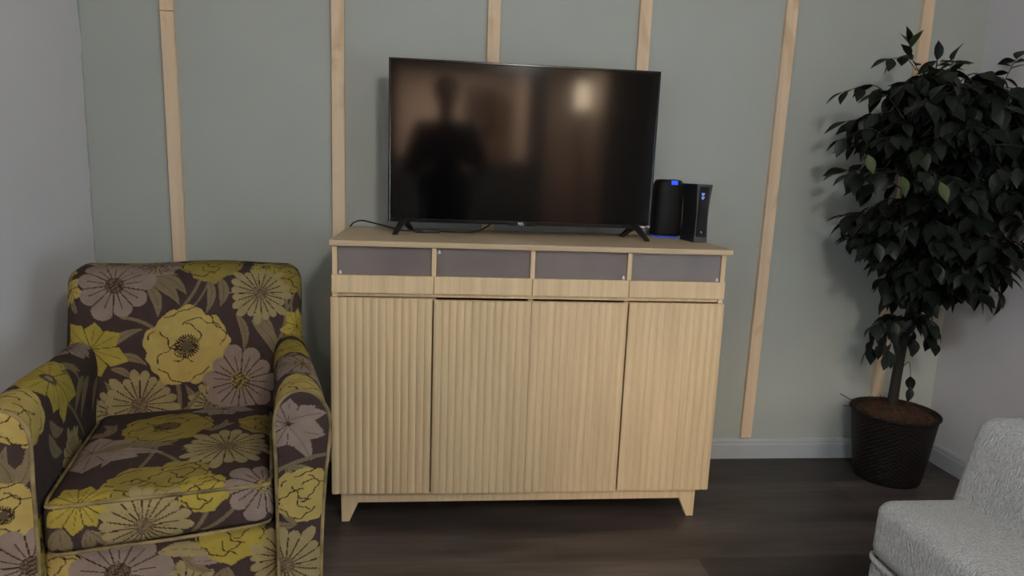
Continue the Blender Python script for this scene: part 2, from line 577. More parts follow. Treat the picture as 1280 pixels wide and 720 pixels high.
obj('screen', bm, M_screen, tv)
bm = bmesh.new()
box(bm, (-TW / 2 + 0.004, 0.0265, zb + 0.004), (TW / 2 - 0.004, 0.036, zb + TH - 0.004), 0.003)
box(bm, (-0.36, 0.036, zb + 0.03), (0.36, 0.072, zb + 0.36), 0.012)
obj('back_housing', bm, M_blk_matte, tv)
for s in (-1, 1):
    bm = bmesh.new()
    hub = Vector((s * 0.4275, 0.008, zb + 0.004))
    for tip in (Vector((s * 0.4524, -0.0824, 0.0)), Vector((s * 0.3988, 0.0883, 0.0))):
        d = Vector((s * 0.011, 0, 0))
        side = Vector((0, 0.012 if tip.y > 0 else -0.012, 0))
        q = [hub - d, hub + d, tip + d * 0.75 + side * 0.6, tip - d * 0.75 + side * 0.6]
        b2 = bmesh.new()
        lo = [b2.verts.new(p) for p in (hub - d - side * 0.2, hub + d - side * 0.2, tip + d * .8 - side * .7, tip - d * .8 - side * .7)]
        hi = [b2.verts.new(p) for p in (hub - d + side * 1.0 + Vector((0, 0, .010)), hub + d + side * 1.0 + Vector((0, 0, .010)), tip + d * .8 + side * .5 + Vector((0, 0, .004)), tip - d * .8 + side * .5 + Vector((0, 0, .004)))]
        b2.faces.new(lo); b2.faces.new(hi[::-1])
        for k in range(4):
            b2.faces.new((lo[k], hi[k], hi[(k + 1) % 4], lo[(k + 1) % 4]))
        bmesh.ops.recalc_face_normals(b2, faces=b2.faces[:])
        join(bm, b2)
    box(bm, (hub.x - 0.012, -0.003, zb - 0.006), (hub.x + 0.012, 0.022, zb + 0.006), 0.002)
    obj('foot', bm, M_blk, tv)
def front_text(name, body, size, x, y, z, parent, mat, bold=0.0):
    me = text_mesh(body, size, 0.0004, bold)
    o = link(name, me, mat, parent)
    o.location = (x, y, z)
    o.rotation_euler = (PI / 2, 0, 0)
    return o
front_text('logo', 'TCL', 0.0125, -0.003, -0.0071, zb + 0.0035, tv, M_grey_txt, 0.0004)['label'] = 'silver lettered logo'
front_text('badge', 'Roku TV', 0.0115, 0.459, -0.0056, zb + 0.0068, tv, M_grey_txt, 0.0003)['label'] = 'white lettered badge'

# power cable with its in-line box behind the foot
bm = bmesh.new()
pts = catmull([(-0.335, -0.055, 0.9715), (-0.318, -0.07, 0.988), (-0.288, -0.09, 0.998), (-0.24, -0.12, 0.992), (-0.17, -0.15, 0.979), (-0.13, -0.165, 0.9718), (-0.03, -0.155, 0.9715), (0.06, -0.172, 0.9715), (0.13, -0.175, 0.973), (0.185, -0.14, 0.995), (0.22, -0.135, 1.03)], 6)
tube(bm, pts, 0.003, 8)
tag(obj('power_cable', bm, M_cable, smooth=True), 'thin black cable trailing along the sideboard top behind the television', 'cable')
bm = bmesh.new(); box(bm, (-0.045, -0.011, 0), (0.045, 0.011, 0.014), 0.003)
rc = empty('streaming_adapter', (-0.040, -0.203, CZT), 0.2, 'small black slim box lying under the television beside its left foot', 'media box')
obj('shell', bm, M_blk, rc)
bm = bmesh.new(); box(bm, (-0.036, -0.0112, 0.005), (-0.010, -0.0105, 0.010), 0.0)
obj('port', bm, M_blk_gloss, rc)

# ------------------------------------------------------------------ gateway (rounded tower) and router
gw = empty('internet_gateway', (0.886, -0.093, CZT), 0, 'rounded black gateway tower with a blue lit display behind the slim router', 'gateway')
def squircle(a, b, n=40, p=3.2):
    out = []
    for k in range(n):
        t = 2 * PI * k / n
        c, s = math.cos(t), math.sin(t)
        out.append((a * math.copysign(abs(c) ** (2 / p), c), b * math.copysign(abs(s) ** (2 / p), s)))
    return out
def stack(bm, levels, n=40, p=3.2):
    rings = []
    for (a, b, z) in levels:
        rings.append([bm.verts.new((x, y, z)) for x, y in squircle(a, b, n, p)])
    for r0, r1 in zip(rings, rings[1:]):
        for k in range(n):
            bm.faces.new((r0[k], r0[(k + 1) % n], r1[(k + 1) % n], r1[k]))
    bm.faces.new(rings[0][::-1]); bm.faces.new(rings[-1])
bm = bmesh.new()
stack(bm, [(0.052, 0.047, 0.007), (0.0565, 0.051, 0.009), (0.0575, 0.0525, 0.02), (0.0570, 0.052, 0.12), (0.0555, 0.0505, 0.185), (0.0535, 0.0485, 0.206), (0.048, 0.0435, 0.2185), (0.040, 0.036, 0.2225), (0.025, 0.022, 0.2235)])
obj('shell', bm, M_blk_matte, gw, sharp=60)
bm = bmesh.new(); stack(bm, [(0.049, 0.045, 0.0), (0.050, 0.046, 0.007)])
obj('light_ring', bm, M_blue_ring, gw)['label'] = 'glowing blue base ring'
bm = bmesh.new()
c = [(-0.004, -0.0497, 0.2045), (0.021, -0.0492, 0.2045), (0.0225, -0.0415, 0.2195), (-0.003, -0.0425, 0.2195)]
nrm = Vector((0.0, -0.9, 0.5)).normalized() * 0.0012
vs = [bm.verts.new(Vector(p) + nrm) for p in c] + [bm.verts.new(Vector(p) - nrm * 4) for p in c]
for f in ((0, 1, 2, 3), (7, 6, 5, 4), (0, 4, 5, 1), (1, 5, 6, 2), (2, 6, 7, 3), (3, 7, 4, 0)):
    bm.faces.new([vs[i] for i in f])
bmesh.ops.recalc_face_normals(bm, faces=bm.faces[:])
obj('display', bm, M_blue, gw)['label'] = 'bright blue display'

rt = empty('router', (0.953, -0.226, CZT), 0.10, 'slim black upright router with waisted sides and two lit icons at the sideboard end', 'router')
bm = bmesh.new()
rings = []
HZ = 0.212
for k in range(15):
    z = HZ * k / 14
    t = (z / HZ - 0.42) / 0.58
    w = 0.0235 + 0.0075 * t * t
    dp = 0.056 + 0.004 * t * t
    rings.append([bm.verts.new((x, y, z)) for x, y in ((-w, -dp), (w, -dp), (w, dp), (-w, dp))])
for r0, r1 in zip(rings, rings[1:]):
    for k in range(4):
        bm.faces.new((r0[k], r0[(k + 1) % 4], r1[(k + 1) % 4], r1[k]))
bm.faces.new(rings[0][::-1]); bm.faces.new(rings[-1])
bmesh.ops.bevel(bm, geom=[e for e in bm.edges if abs(e.verts[0].co.z - e.verts[1].co.z) > 0.001], offset=0.002, segments=2, affect='EDGES')
obj('shell', bm, M_blk, rt, sharp=30)
bm = bmesh.new()
box(bm, (-0.0185, -0.0600, 0.02), (0.0185, -0.0540, 0.205), 0.001)
obj('front_panel', bm, M_blk_matte, rt)
for zc in (0.176, 0.163):
    bm = bmesh.new()
    for (xa, za, xb, zb_) in ((-0.006, 0.005, -0.003, -0.004), (-0.006, -0.001, 0.001, -0.004), (-0.001, 0.004, 0.004, 0.001)):
        tube(bm, [(xa - 0.003, -0.0603, zc + za), (xb - 0.003, -0.0603, zc + zb_)], 0.0016, 6)
    obj('indicator_light', bm, M_ice, rt)['label'] = 'blue white lit icon'
bm = bmesh.new(); tube(bm, [(-0.003, -0.0602, 0.042), (0.002, -0.0602, 0.036)], 0.0010, 6); tube(bm, [(-0.002, -0.0602, 0.036), (0.0005, -0.0602, 0.0385)], 0.0008, 6)
obj('emblem', bm, M_grey_txt, rt)['label'] = 'small pale emblem'

# ------------------------------------------------------------------ flowered fabric painting (surface coordinates in metres)
def lin(*c):
    return np.array([s2l(x) for x in c])
COL = dict(dark=np.array([0.044, 0.029, 0.026]), yellow=np.array([0.265, 0.205, 0.038]), gold=np.array([0.33, 0.245, 0.076]), olive=np.array([0.20, 0.150, 0.036]),
           tan=np.array([0.235, 0.185, 0.088]), mauve=np.array([0.20, 0.150, 0.122]), leaf=np.array([0.150, 0.115, 0.066]), ink=np.array([0.034, 0.020, 0.014]), seed=np.array([0.075, 0.055, 0.032]))

COL = {k: v * 0.94 for k, v in COL.items()}

class Paint:
    def __init__(s, q):
        s.q = q
        s.c = np.tile(COL['dark'], (len(q), 1))
    def put(s, mask, col, idx=None):
        if idx is None:
            s.c[mask] = col
        else:
            s.c[idx[mask]] = col
    def near(s, c, R):
        d = s.q - np.asarray(c)
        idx = np.nonzero((d ** 2).sum(1) < R * R)[0]
        d = d[idx]
        return idx, d, np.hypot(d[:, 0], d[:, 1]), np.arctan2(d[:, 1], d[:, 0])
    def speckle(s, idx, d, r, R, c1, c2, dens=0.5):
        h = np.sin(d[:, 0] * 900 + 3 * np.sin(d[:, 1] * 700)) * np.sin(d[:, 1] * 820 + 2 * np.sin(d[:, 0] * 640))
        m = r < R
        s.put(m & (h > 0), c1, idx)
        s.put(m & (h <= 0), c2, idx)
    def daisy(s, c, R, n=18, rot=0.0, col='tan', core='seed', sq=1.0):
        R = R * 1.07
        idx, d, r, a = s.near(c, R * 1.15)
        if not len(idx): return
        ang = (a + rot) * n / (2 * PI)
        k = np.floor(ang + 0.5)
        da = (ang - k) * 2 * PI / n
        Rk = R * (0.90 + 0.12 * np.sin(k * 2.4 + rot * 5))
        lx, ly = r * np.cos(da), r * np.sin(da)
        t = np.clip(lx / Rk, 0, 1)
        half = R * math.tan(PI / n) * 0.98 * np.clip(np.minimum(t * 1.05 + 0.05, 1) * np.sqrt(np.clip(1 - ((t - 0.55) / 0.46).clip(0) ** 2.2, 0, 1)), 0, 1)
        w = np.minimum(half, lx * math.tan(PI / n) * 0.97)
        m = (np.abs(ly) < w) & (lx < Rk)
        col_ = COL[col] if isinstance(col, str) else col
        s.put(m, col_, idx)
        s.put(m & (np.abs(ly) > w - 0.0014) & (r < R * 0.66) , COL['ink'], idx)
        s.put(m & (np.abs(ly) < 0.0007) & (t < 0.55) & (np.mod(k, 2) == 0), col_ * 0.55, idx)
        s.speckle(idx, d, r, R * 0.19, COL['seed'], COL['seed'] * 2.2 if core == 'seed' else COL['gold'] * 0.8)
    def broad(s, c, R, n=9, rot=0.0, col='mauve', core='gold'):
        R = R * 1.07
        idx, d, r, a = s.near(c, R * 1.15)
        if not len(idx): return
        ang = (a + rot) * n / (2 * PI)
        k = np.floor(ang)
        f = ang - k
        Rk = R * (0.94 + 0.08 * np.sin(k * 2.1 + 1 + rot * 3))
        edge = Rk * (0.76 + 0.24 * np.abs(np.sin(PI * f)) ** 0.55)
        m = r < edge
        col_ = COL[col] if isinstance(col, str) else col
        s.put(m, col_, idx)
        off = np.minimum(f, 1 - f) * 2 * PI / n * r
        s.put(m & (off < 0.0016) & (r > R * 0.22), COL['ink'], idx)
        mid = np.abs(f - 0.5 + 0.10 * np.sin(k * 3)) * 2 * PI / n * r
        s.put(m & (mid < 0.0012) & (r > R * 0.25) & (r < R * 0.68), COL['ink'], idx)
        s.speckle(idx, d, r, R * 0.24, COL['ink'], COL['gold'] * 0.75 if core == 'gold' else COL['seed'] * 1.5)
    def poppy(s, c, R, rot=0.0, col='yellow', core=True):
        idx, d, r, a = s.near(c, R * 1.2)
        if not len(idx): return
        a = a + rot
        edge = R * (0.90 + 0.09 * np.abs(np.sin(2.5 * a + 0.6)) + 0.035 * np.sin(9 * a + 1.0) + 0.02 * np.sin(17 * a))
        m = r < edge
        col_ = COL[col] if isinstance(col, str) else col
        s.put(m, col_, idx)
        # folded inner petals drawn as ink lines
        for (ox, oy, rr, sx, ph) in ((0.30, 0.10, 0.55, 1.0, 0.0), (-0.30, 0.20, 0.5, 1.1, 1.0), (-0.05, -0.38, 0.48, 1.2, 2.0), (0.05, 0.42, 0.5, 1.3, 3.0)):
            co, si = math.cos(rot), math.sin(rot)
            px, py = (ox * co + oy * si) * R, (-ox * si + oy * co) * R
            dx, dy = (d[:, 0] - px) / sx, d[:, 1] - py
            rr_ = np.hypot(dx, dy)
            aa = np.arctan2(dy, dx)
            e = R * rr * (1 + 0.10 * np.sin(4 * aa + ph) + 0.05 * np.sin(9 * aa + ph))
            s.put(m & (np.abs(rr_ - e) < 0.0015) & (np.sin(aa * 1.5 + ph * 2) > -0.35), COL['ink'], idx)
        rad = np.abs(np.sin(a * 8.5)) * r
        s.put(m & (rad < 0.0016) & (r > R * 0.62) & (r < R * 0.86) & (np.sin(a * 3 + 1) > 0), col_ * 0.5, idx)
        if core:
            s.put((r < R * (0.20 + 0.10 * np.abs(np.sin(a * 14)))) & (np.abs(np.sin(a * 14)) > 0.35), COL['ink'], idx)
            s.put(r < R * 0.13, COL['seed'], idx)
    def lily(s, c, R, n=7, rot=0.0, col='yellow', core=True):
        R = R * 1.07
        idx, d, r, a = s.near(c, R * 1.15)
        if not len(idx): return
        ang = (a + rot) * n / (2 * PI)
        k = np.floor(ang + 0.5)
        da = (ang - k) * 2 * PI / n
        Rk = R * (0.92 + 0.14 * np.sin(k * 1.9 + rot * 4))
        t = r * np.cos(da) / Rk
        w = R * 0.46 * np.clip(np.where(t < 0.5, 0.25 + 1.5 * t, 2.0 * (1 - t)), 0, 1) * 0.9
        m = (np.abs(r * np.sin(da)) < w) & (t < 1)
        col_ = COL[col] if isinstance(col, str) else col
        s.put(m, col_, idx)
        s.put(m & (np.abs(r * np.sin(da)) < 0.0009) & (t < 0.8), col_ * 0.42, idx)
        s.put(m & (np.abs(np.abs(da) - PI / n) * r < 0.001), COL['ink'], idx)
        if core:
            s.put(r < R * 0.17, COL['seed'], idx)
            s.put(r < R * 0.08, COL['mauve'], idx)
    def leaf(s, p0, p1, w, bend=0.2, col='leaf', vein=True):
        p0, p1 = np.array(p0, float), np.array(p1, float)
        ax = p1 - p0
        Lg = np.hypot(*ax)
        ax /= Lg
        nx = np.array([-ax[1], ax[0]])
        d = s.q - p0
        idx = np.nonzero(np.hypot(*(s.q - (p0 + p1) / 2).T) < Lg * 0.5 + abs(bend) * Lg + w)[0]
        if not len(idx): return
        d = d[idx]
        t = d @ ax / Lg
        y = d @ nx - bend * Lg * 4 * t * (1 - t) * 0.5
        half = w * np.sin(PI * np.clip(t, 0, 1) ** 0.8) ** 0.9
        m = (t > 0) & (t < 1) & (np.abs(y) < half)
        col_ = COL[col] if isinstance(col, str) else col
        s.put(m, col_, idx)
        if vein:
            s.put(m & (np.abs(y) < 0.0009) & (t < 0.85), col_ * 0.55, idx)
    def stem(s, p0, p1, w=0.004, bend=0.15, col='leaf'):
        p0, p1 = np.array(p0, float), np.array(p1, float)
        ax = p1 - p0
        Lg = np.hypot(*ax)
        ax /= Lg
        nx = np.array([-ax[1], ax[0]])
        idx = np.nonzero(np.hypot(*(s.q - (p0 + p1) / 2).T) < Lg * 0.5 + abs(bend) * Lg + w)[0]
        if not len(idx): return
        d = s.q[idx] - p0
        t = d @ ax / Lg
        y = d @ nx - bend * Lg * 2 * t * (1 - t)
        s.put((t > 0) & (t < 1) & (np.abs(y) < w), COL[col] * 0.9, idx)
    def spray(s, c, R, ang0, n=4, spread=1.2, col='leaf'):
        for k in range(n):
            a = ang0 + spread * (k / max(1, n - 1) - 0.5)
            e = (c[0] + R * math.cos(a) * (0.8 + 0.2 * ((k * 7) % 3) / 2), c[1] + R * math.sin(a) * (0.8 + 0.2 * ((k * 5) % 3) / 2))
            s.leaf(c, e, R * 0.11, 0.25 * (-1) ** k, col)
    def filler(s, lo, hi, seed, step=0.165):
        r = random.Random(seed)
        x = lo[0]
        items = []
        row = 0
        while x < hi[0] + step * 0.5:
            y = lo[1] + (row % 2) * step * 0.5
            while y < hi[1] + step * 0.5:
                items.append((x + r.uniform(-.02, .02), y + r.uniform(-.02, .02)))
                y += step
            x += step * 0.87
            row += 1
        for p in items:
            for k in range(3):
                s.spray(p, 0.10, r.uniform(0, 6.28), 3, 0.8, 'leaf')
        for p in items:
            kind = r.choice(['daisy', 'broad', 'poppy', 'lily', 'daisy'])
            R = r.uniform(0.055, 0.085)
            ro = r.uniform(0, 6)
            if kind == 'daisy': s.daisy(p, R, r.choice((16, 18, 20)), ro)
            elif kind == 'broad': s.broad(p, R, r.choice((8, 9, 10)), ro)
            elif kind == 'poppy': s.poppy(p, R, ro, r.choice(('yellow', 'gold')))
            else: s.lily(p, R, 7, ro, 'yellow')

def fabric_mat():
    m, nt, bs = new_mat('flowered_upholstery')
    at = N(nt, 'ShaderNodeAttribute', attribute_name='print')
    v = mapping(nt)
    n = noise(nt, 26, 4, vec=v)
    r = ramp(nt, [(0.3, (0.88, 0.88, 0.88, 1)), (0.7, (1.08, 1.08, 1.08, 1))])
    nt.links.new(n.outputs['Fac'], r.inputs['Fac'])
    w1 = noise(nt, 700, 2, vec=v)
    out = mix_rgb(nt, 1.0, at.outputs['Color'], r.outputs['Color'], 'MULTIPLY')
    nt.links.new(out, bs.inputs['Base Color'])
    bs.inputs['Roughness'].default_value = 0.9
    bs.inputs['Specular IOR Level'].default_value = 0.06
    bump(nt, bs, w1.outputs['Fac'], 0.25, 0.002)
    return m
M_fabric = fabric_mat()
M_piping = plain('tan_piping_cord', (0.17, 0.128, 0.058, 1), 0.8, 0.2, var=0.55, nscale=16)

def np_mesh(name, verts, faces, cols, mat, parent):
    me = bpy.data.meshes.new(name)
    nv, nf = len(verts), len(faces)
    me.vertices.add(nv)
    me.vertices.foreach_set('co', np.ascontiguousarray(verts, np.float32).ravel())
    me.loops.add(nf * 4)
    me.loops.foreach_set('vertex_index', np.ascontiguousarray(faces, np.int32).ravel())
    me.polygons.add(nf)
    me.polygons.foreach_set('loop_start', np.arange(0, nf * 4, 4, dtype=np.int32))
    me.polygons.foreach_set('use_smooth', np.ones(nf, bool))
    me.update(calc_edges=True)
    me.validate()
    ca = me.color_attributes.new('print', 'FLOAT_COLOR', 'POINT')
    rgba = np.concatenate([cols, np.ones((nv, 1))], 1).astype(np.float32)
    ca.data.foreach_set('color', rgba.ravel())
    return link(name, me, mat, parent)

def grid_faces(nu, nv, base=0, flip=False):
    i = np.arange(nu - 1)[:, None] * nv + np.arange(nv - 1)[None, :]
    f = np.stack([i, i + nv, i + nv + 1, i + 1], -1).reshape(-1, 4)
    return (f[:, ::-1] if flip else f) + base

def rounded_box(lo, hi, rad, h):
    """welded rounded box; per-side grid step h = (x,y,z)"""
    lo, hi = np.array(lo, float), np.array(hi, float)
    ctr, a = (lo + hi) / 2, (hi - lo) / 2
    V, F = [], []
    base = 0
    for ax in range(3):
        u, w = [(1, 2), (2, 0), (0, 1)][ax]
        for sgn in (-1, 1):
            nu = max(2, int(2 * a[u] / h[ax]) + 1)
            nw = max(2, int(2 * a[w] / h[ax]) + 1)
            # all sides share the same edge subdivision so that the seams weld
            g = np.zeros((NS[u](a, h), NS[w](a, h), 3))
            gu = np.linspace(-a[u], a[u], g.shape[0])
            gw_ = np.linspace(-a[w], a[w], g.shape[1])
            g[..., u] = gu[:, None]
            g[..., w] = gw_[None, :]
            g[..., ax] = sgn * a[ax]
            F.append(grid_faces(g.shape[0], g.shape[1], base, flip=(sgn < 0)))
            V.append(g.reshape(-1, 3))
            base += V[-1].shape[0]
    V = np.concatenate(V); F = np.concatenate(F)
    key = np.round(V * 1e5).astype(np.int64)
    _, first, inv = np.unique(key, axis=0, return_index=True, return_inverse=True)
    V = V[first]; F = inv.reshape(-1)[F]
    inner = np.clip(V, -(a - rad), a - rad)
    d = V - inner
    ln = np.linalg.norm(d, axis=1, keepdims=True)
    V2 = inner + d / np.maximum(ln, 1e-9) * rad
    return V2 + ctr, F, V + ctr
HS = [0.0022]
NS = [lambda a, h, i=i: max(2, int(round(2 * a[i] / h[i])) + 1) for i in range(3)]

# ------------------------------------------------------------------ armchair
ACY = math.radians(13)
arm_o = empty('armchair', (-0.611, -1.206, 0), ACY, 'armchair upholstered in brown, yellow and mauve flower print in the left corner', 'armchair')

# back
h = 0.0024
V, F, Q = rounded_box((-0.335, 0.0, 0.22), (0.335, 0.165, 0.868), 0.05, (h, 0.006, h))
q = np.stack([Q[:, 0], (Q[:, 2] - 0.43) * 1.068 + Q[:, 1]], 1)
rear = Q[:, 1] > 0.14
P = Paint(q)
P.filler((-0.36, 0.50), (0.36, 0.66), 3)
P.filler((-0.36, -0.22), (0.36, -0.02), 4)
Lf = P.leaf
for a, b, w in [((-0.095, 0.447), (-0.005, 0.380), 0.016), ((-0.115, 0.435), (-0.025, 0.352), 0.018), ((-0.118, 0.42), (-0.085, 0.318), 0.015),
                ((-0.215, 0.228), (-0.122, 0.285), 0.012), ((-0.20, 0.205), (-0.112, 0.176), 0.012), ((0.055, 0.43), (0.048, 0.320), 0.012),
                ((0.09, 0.43), (0.088, 0.338), 0.015), ((0.18, 0.30), (0.255, 0.172), 0.020), ((0.135, 0.32), (0.155, 0.20), 0.012), ((0.165, 0.33), (0.25, 0.25), 0.012),
                ((-0.30, 0.33), (-0.325, 0.41), 0.012), ((-0.09, 0.46), (-0.03, 0.475), 0.008), ((0.275, 0.10), (0.305, 0.22), 0.016), ((-0.21, 0.17), (-0.15, 0.135), 0.010)]:
    Lf(a, b, w, 0.25)
for a, b, w in [((0.035, 0.43), (-0.06, 0.305), 0.0045), ((0.06, 0.43), (0.0, 0.33), 0.003), ((-0.185, 0.322), (-0.098, 0.288), 0.005), ((0.285, 0.37), (0.245, 0.20), 0.005),
                ((0.30, 0.38), (0.27, 0.22), 0.004), ((-0.032, 0.12), (-0.035, 0.0), 0.006), ((0.03, 0.085), (-0.03, 0.02), 0.005), ((0.32, 0.43), (0.285, 0.33), 0.004)]:
    P.stem(a, b, w)
P.lily((-0.262, 0.228), 0.094, 7, 0.35, 'yellow', False)
P.lily((-0.335, 0.40), 0.05, 6, 0.2, 'gold', False)
P.broad((-0.203, 0.418), 0.103, 9, 0.2, 'mauve', 'seed')
P.poppy((0.065, 0.505), 0.092, 0.8, 'olive', False)
P.poppy((0.315, 0.455), 0.072, 2.0, 'olive', False)
P.lily((0.325, 0.275), 0.065, 6, 0.9, 'yellow', False)
P.daisy((0.206, 0.385), 0.095, 20, 0.1, 'tan')
P.daisy((-0.132, 0.060), 0.104, 20, 0.15, 'tan')
P.poppy((-0.004, 0.226), 0.122, 0.0, 'gold')
P.broad((0.146, 0.112), 0.106, 10, 0.4, 'mauve', 'gold')
# rear cloth
Pr = Paint(np.stack([Q[:, 0], Q[:, 2]], 1)); Pr.filler((-0.36, 0.2), (0.36, 0.9), 11)
P.c[rear] = Pr.c[rear]
side = (np.abs(Q[:, 0]) > 0.3345) & (Q[:, 1] > 0.03) & ~rear
Ps = Paint(np.stack([Q[:, 1], Q[:, 2]], 1)); Ps.filler((0, 0.2), (0.17, 0.9), 12)
P.c[side] = Ps.c[side]
x, y, z = V[:, 0].copy(), V[:, 1].copy(), V[:, 2].copy()
u = x / 0.335
fz = np.clip((z - 0.25) / 0.6, 0, 1)
y2 = 0.548 + (z - 0.43) * 0.375 + y - 0.020 * (1 - u ** 2) * np.sin(PI * np.clip((z - 0.40) / 0.48, 0, 1)) * (y < 0.09)
z2 = z + 0.004 * np.sin(u * 5 + 0.5) * fz + 0.006 * (1 - u ** 2) * fz
x2 = x * (0.985 + 0.02 * fz)
np_mesh('backrest', np.stack([x2, y2, z2], 1), F, P.c, M_fabric, arm_o)

# seat cushion: q = (x, s) with s = depth on top and negative down the front
V, F, Q = rounded_box((-0.239, 0.0, 0.345), (0.239, 0.575, 0.46), 0.028, (h, 0.0024, 0.0026))
q = np.stack([Q[:, 0], Q[:, 1] + (Q[:, 2] - 0.46)], 1)
P = Paint(q)
P.spray((-0.17, 0.36), 0.11, 2.2, 4, 1.3)
P.spray((-0.09, 0.25), 0.11, 0.4, 4, 1.0)
P.spray((-0.16, 0.25), 0.11, 4.2, 3, 1.2, 'mauve')
P.spray((0.08, 0.32), 0.10, 1.2, 3, 0.9)
P.spray((-0.20, -0.05), 0.10, 4.5, 4, 0.9)
P.spray((-0.15, -0.06), 0.09, 4.9, 3, 0.6)
for a, b in [((-0.13, 0.28), (0.04, 0.10)), ((-0.05, 0.33), (-0.08, 0.08)), ((0.10, -0.02), (0.06, -0.10)), ((0.16, -0.04), (0.08, -0.10)), ((0.05, 0.10), (-0.1, 0.05))]:
    P.stem(a, b, 0.005)
P.lily((-0.19, 0.25), 0.115, 6, 0.5, 'mauve', False)
P.leaf((-0.20, 0.24), (-0.02, 0.20), 0.020, 0.12, 'mauve')
P.leaf((-0.19, 0.25), (-0.05, 0.30), 0.018, -0.15, 'leaf')
P.poppy((-0.035, 0.385), 0.118, 0.3, 'olive')
P.poppy((0.225, 0.375), 0.082, 1.4, 'olive', False)
P.lily((0.10, 0.52), 0.08, 7, 0.3, 'mauve', False)
P.poppy((-0.05, 0.045), 0.085, 2.2, 'olive', False)
P.poppy((0.03, 0.075), 0.07, 0.9, 'olive', False)
P.lily((-0.165, 0.0), 0.075, 8, 0.2, 'yellow', False)
P.poppy((0.088, 0.005), 0.058, 0.6, 'yellow', False)
P.daisy((0.125, 0.208), 0.112, 20, 0.2, 'tan')
P.daisy((-0.038, -0.066), 0.100, 20, 0.1, 'tan')
P.broad((0.218, 0.0), 0.092, 9, 0.1, 'mauve', 'gold')
x, y, z = V[:, 0], V[:, 1].copy(), V[:, 2].copy()
u = np.clip(x / 0.239, -1, 1); w = np.clip((y - 0.0) / 0.575, 0, 1)
top = np.clip((z - 0.345) / 0.115, 0, 1)
z = z + 0.020 * (1 - u ** 4) * np.sin(PI * w) ** 0.6 * top - 0.014 * (1 - top) * (1 - u) * 0.5 + 0.006 * (1 - top)
y = y - 0.012 * (1 - u ** 2) * np.sin(PI * top) * (w < 0.1)
seat = np_mesh('seat_cushion', np.stack([x, y, z], 1), F, P.c, M_fabric, arm_o)
def piping(pts, parent, r=0.0042, closed=False):
    bm = bmesh.new()
    tube(bm, pts, r, 8, closed)
    o = obj('piping', bm, M_piping, parent, smooth=True)
    o['label'] = 'tan corded piping'
    return o
piping(catmull([(-0.232, 0.50, 0.455), (-0.234, 0.10, 0.456), (-0.232, 0.03, 0.454), (-0.215, 0.006, 0.453), (-0.12, 0.0035, 0.4545), (0.0, 0.001, 0.4555), (0.12, 0.0035, 0.4545), (0.215, 0.006, 0.453), (0.232, 0.03, 0.454), (0.234, 0.10, 0.456), (0.232, 0.50, 0.455)], 6), seat)
piping(catmull([(-0.233, 0.05, 0.339), (-0.217, 0.006, 0.341), (-0.12, -0.001, 0.346), (0.0, -0.004, 0.349), (0.12, -0.001, 0.352), (0.217, 0.006, 0.356), (0.233, 0.05, 0.358)], 6), seat)

# base with its front rail
V, F, Q = rounded_box((-0.25, 0.03, 0.05), (0.25, 0.74, 0.338), 0.02, (0.0026, 0.012, 0.0026))
P = Paint(np.stack([Q[:, 0], Q[:, 2]], 1))
P.filler((-0.26, 0.03), (0.26, 0.16), 8)
P.spray((0.03, 0.29), 0.10, 5.8, 4, 0.8); P.spray((0.13, 0.24), 0.10, 4.4, 4, 1.0); P.spray((0.05, 0.27), 0.1, 0.1, 3, 0.7, 'mauve')
P.leaf((-0.02, 0.30), (0.11, 0.275), 0.02, 0.2, 'tan')
P.poppy((-0.235, 0.285), 0.07, 0.4, 'gold', False)
P.broad((-0.104, 0.262), 0.108, 9, 0.3, 'mauve', 'seed')
P.poppy((0.145, 0.328), 0.082, 1.0, 'yellow', False)
P.daisy((0.262, 0.245), 0.085, 18, 0.1, 'tan')
base = np_mesh('base', V, F, P.c, M_fabric, arm_o)

# arms
def arm_profile(hh):
    """outline from the inner bottom, over the top, to the outer bottom: (x, z) for the right arm"""
    key = [(0.246, 0.05), (0.246, 0.30), (0.245, 0.50), (0.243, 0.575), (0.2435, 0.612), (0.250, 0.645), (0.265, 0.668), (0.287, 0.680), (0.310, 0.6815), (0.334, 0.673), (0.354, 0.652), (0.367, 0.622), (0.3705, 0.585), (0.366, 0.53), (0.357, 0.45), (0.348, 0.30), (0.342, 0.05)]
    pts = np.array([[p.x, p.y] for p in catmull([(a, b, 0) for a, b in key], 30)])
    dl = np.hypot(*np.diff(pts, axis=0).T)
    s = np.concatenate([[0], np.cumsum(dl)])
    n = int(s[-1] / hh) | 1
    if n % 2 == 0: n += 1
    t = np.linspace(0, s[-1], n)
    return np.stack([np.interp(t, s, pts[:, 0]), np.interp(t, s, pts[:, 1])], 1), t
prof, ts = arm_profile(0.0026)
imax = int(np.argmax(prof[:, 1]))
s_rel = ts - ts[imax]
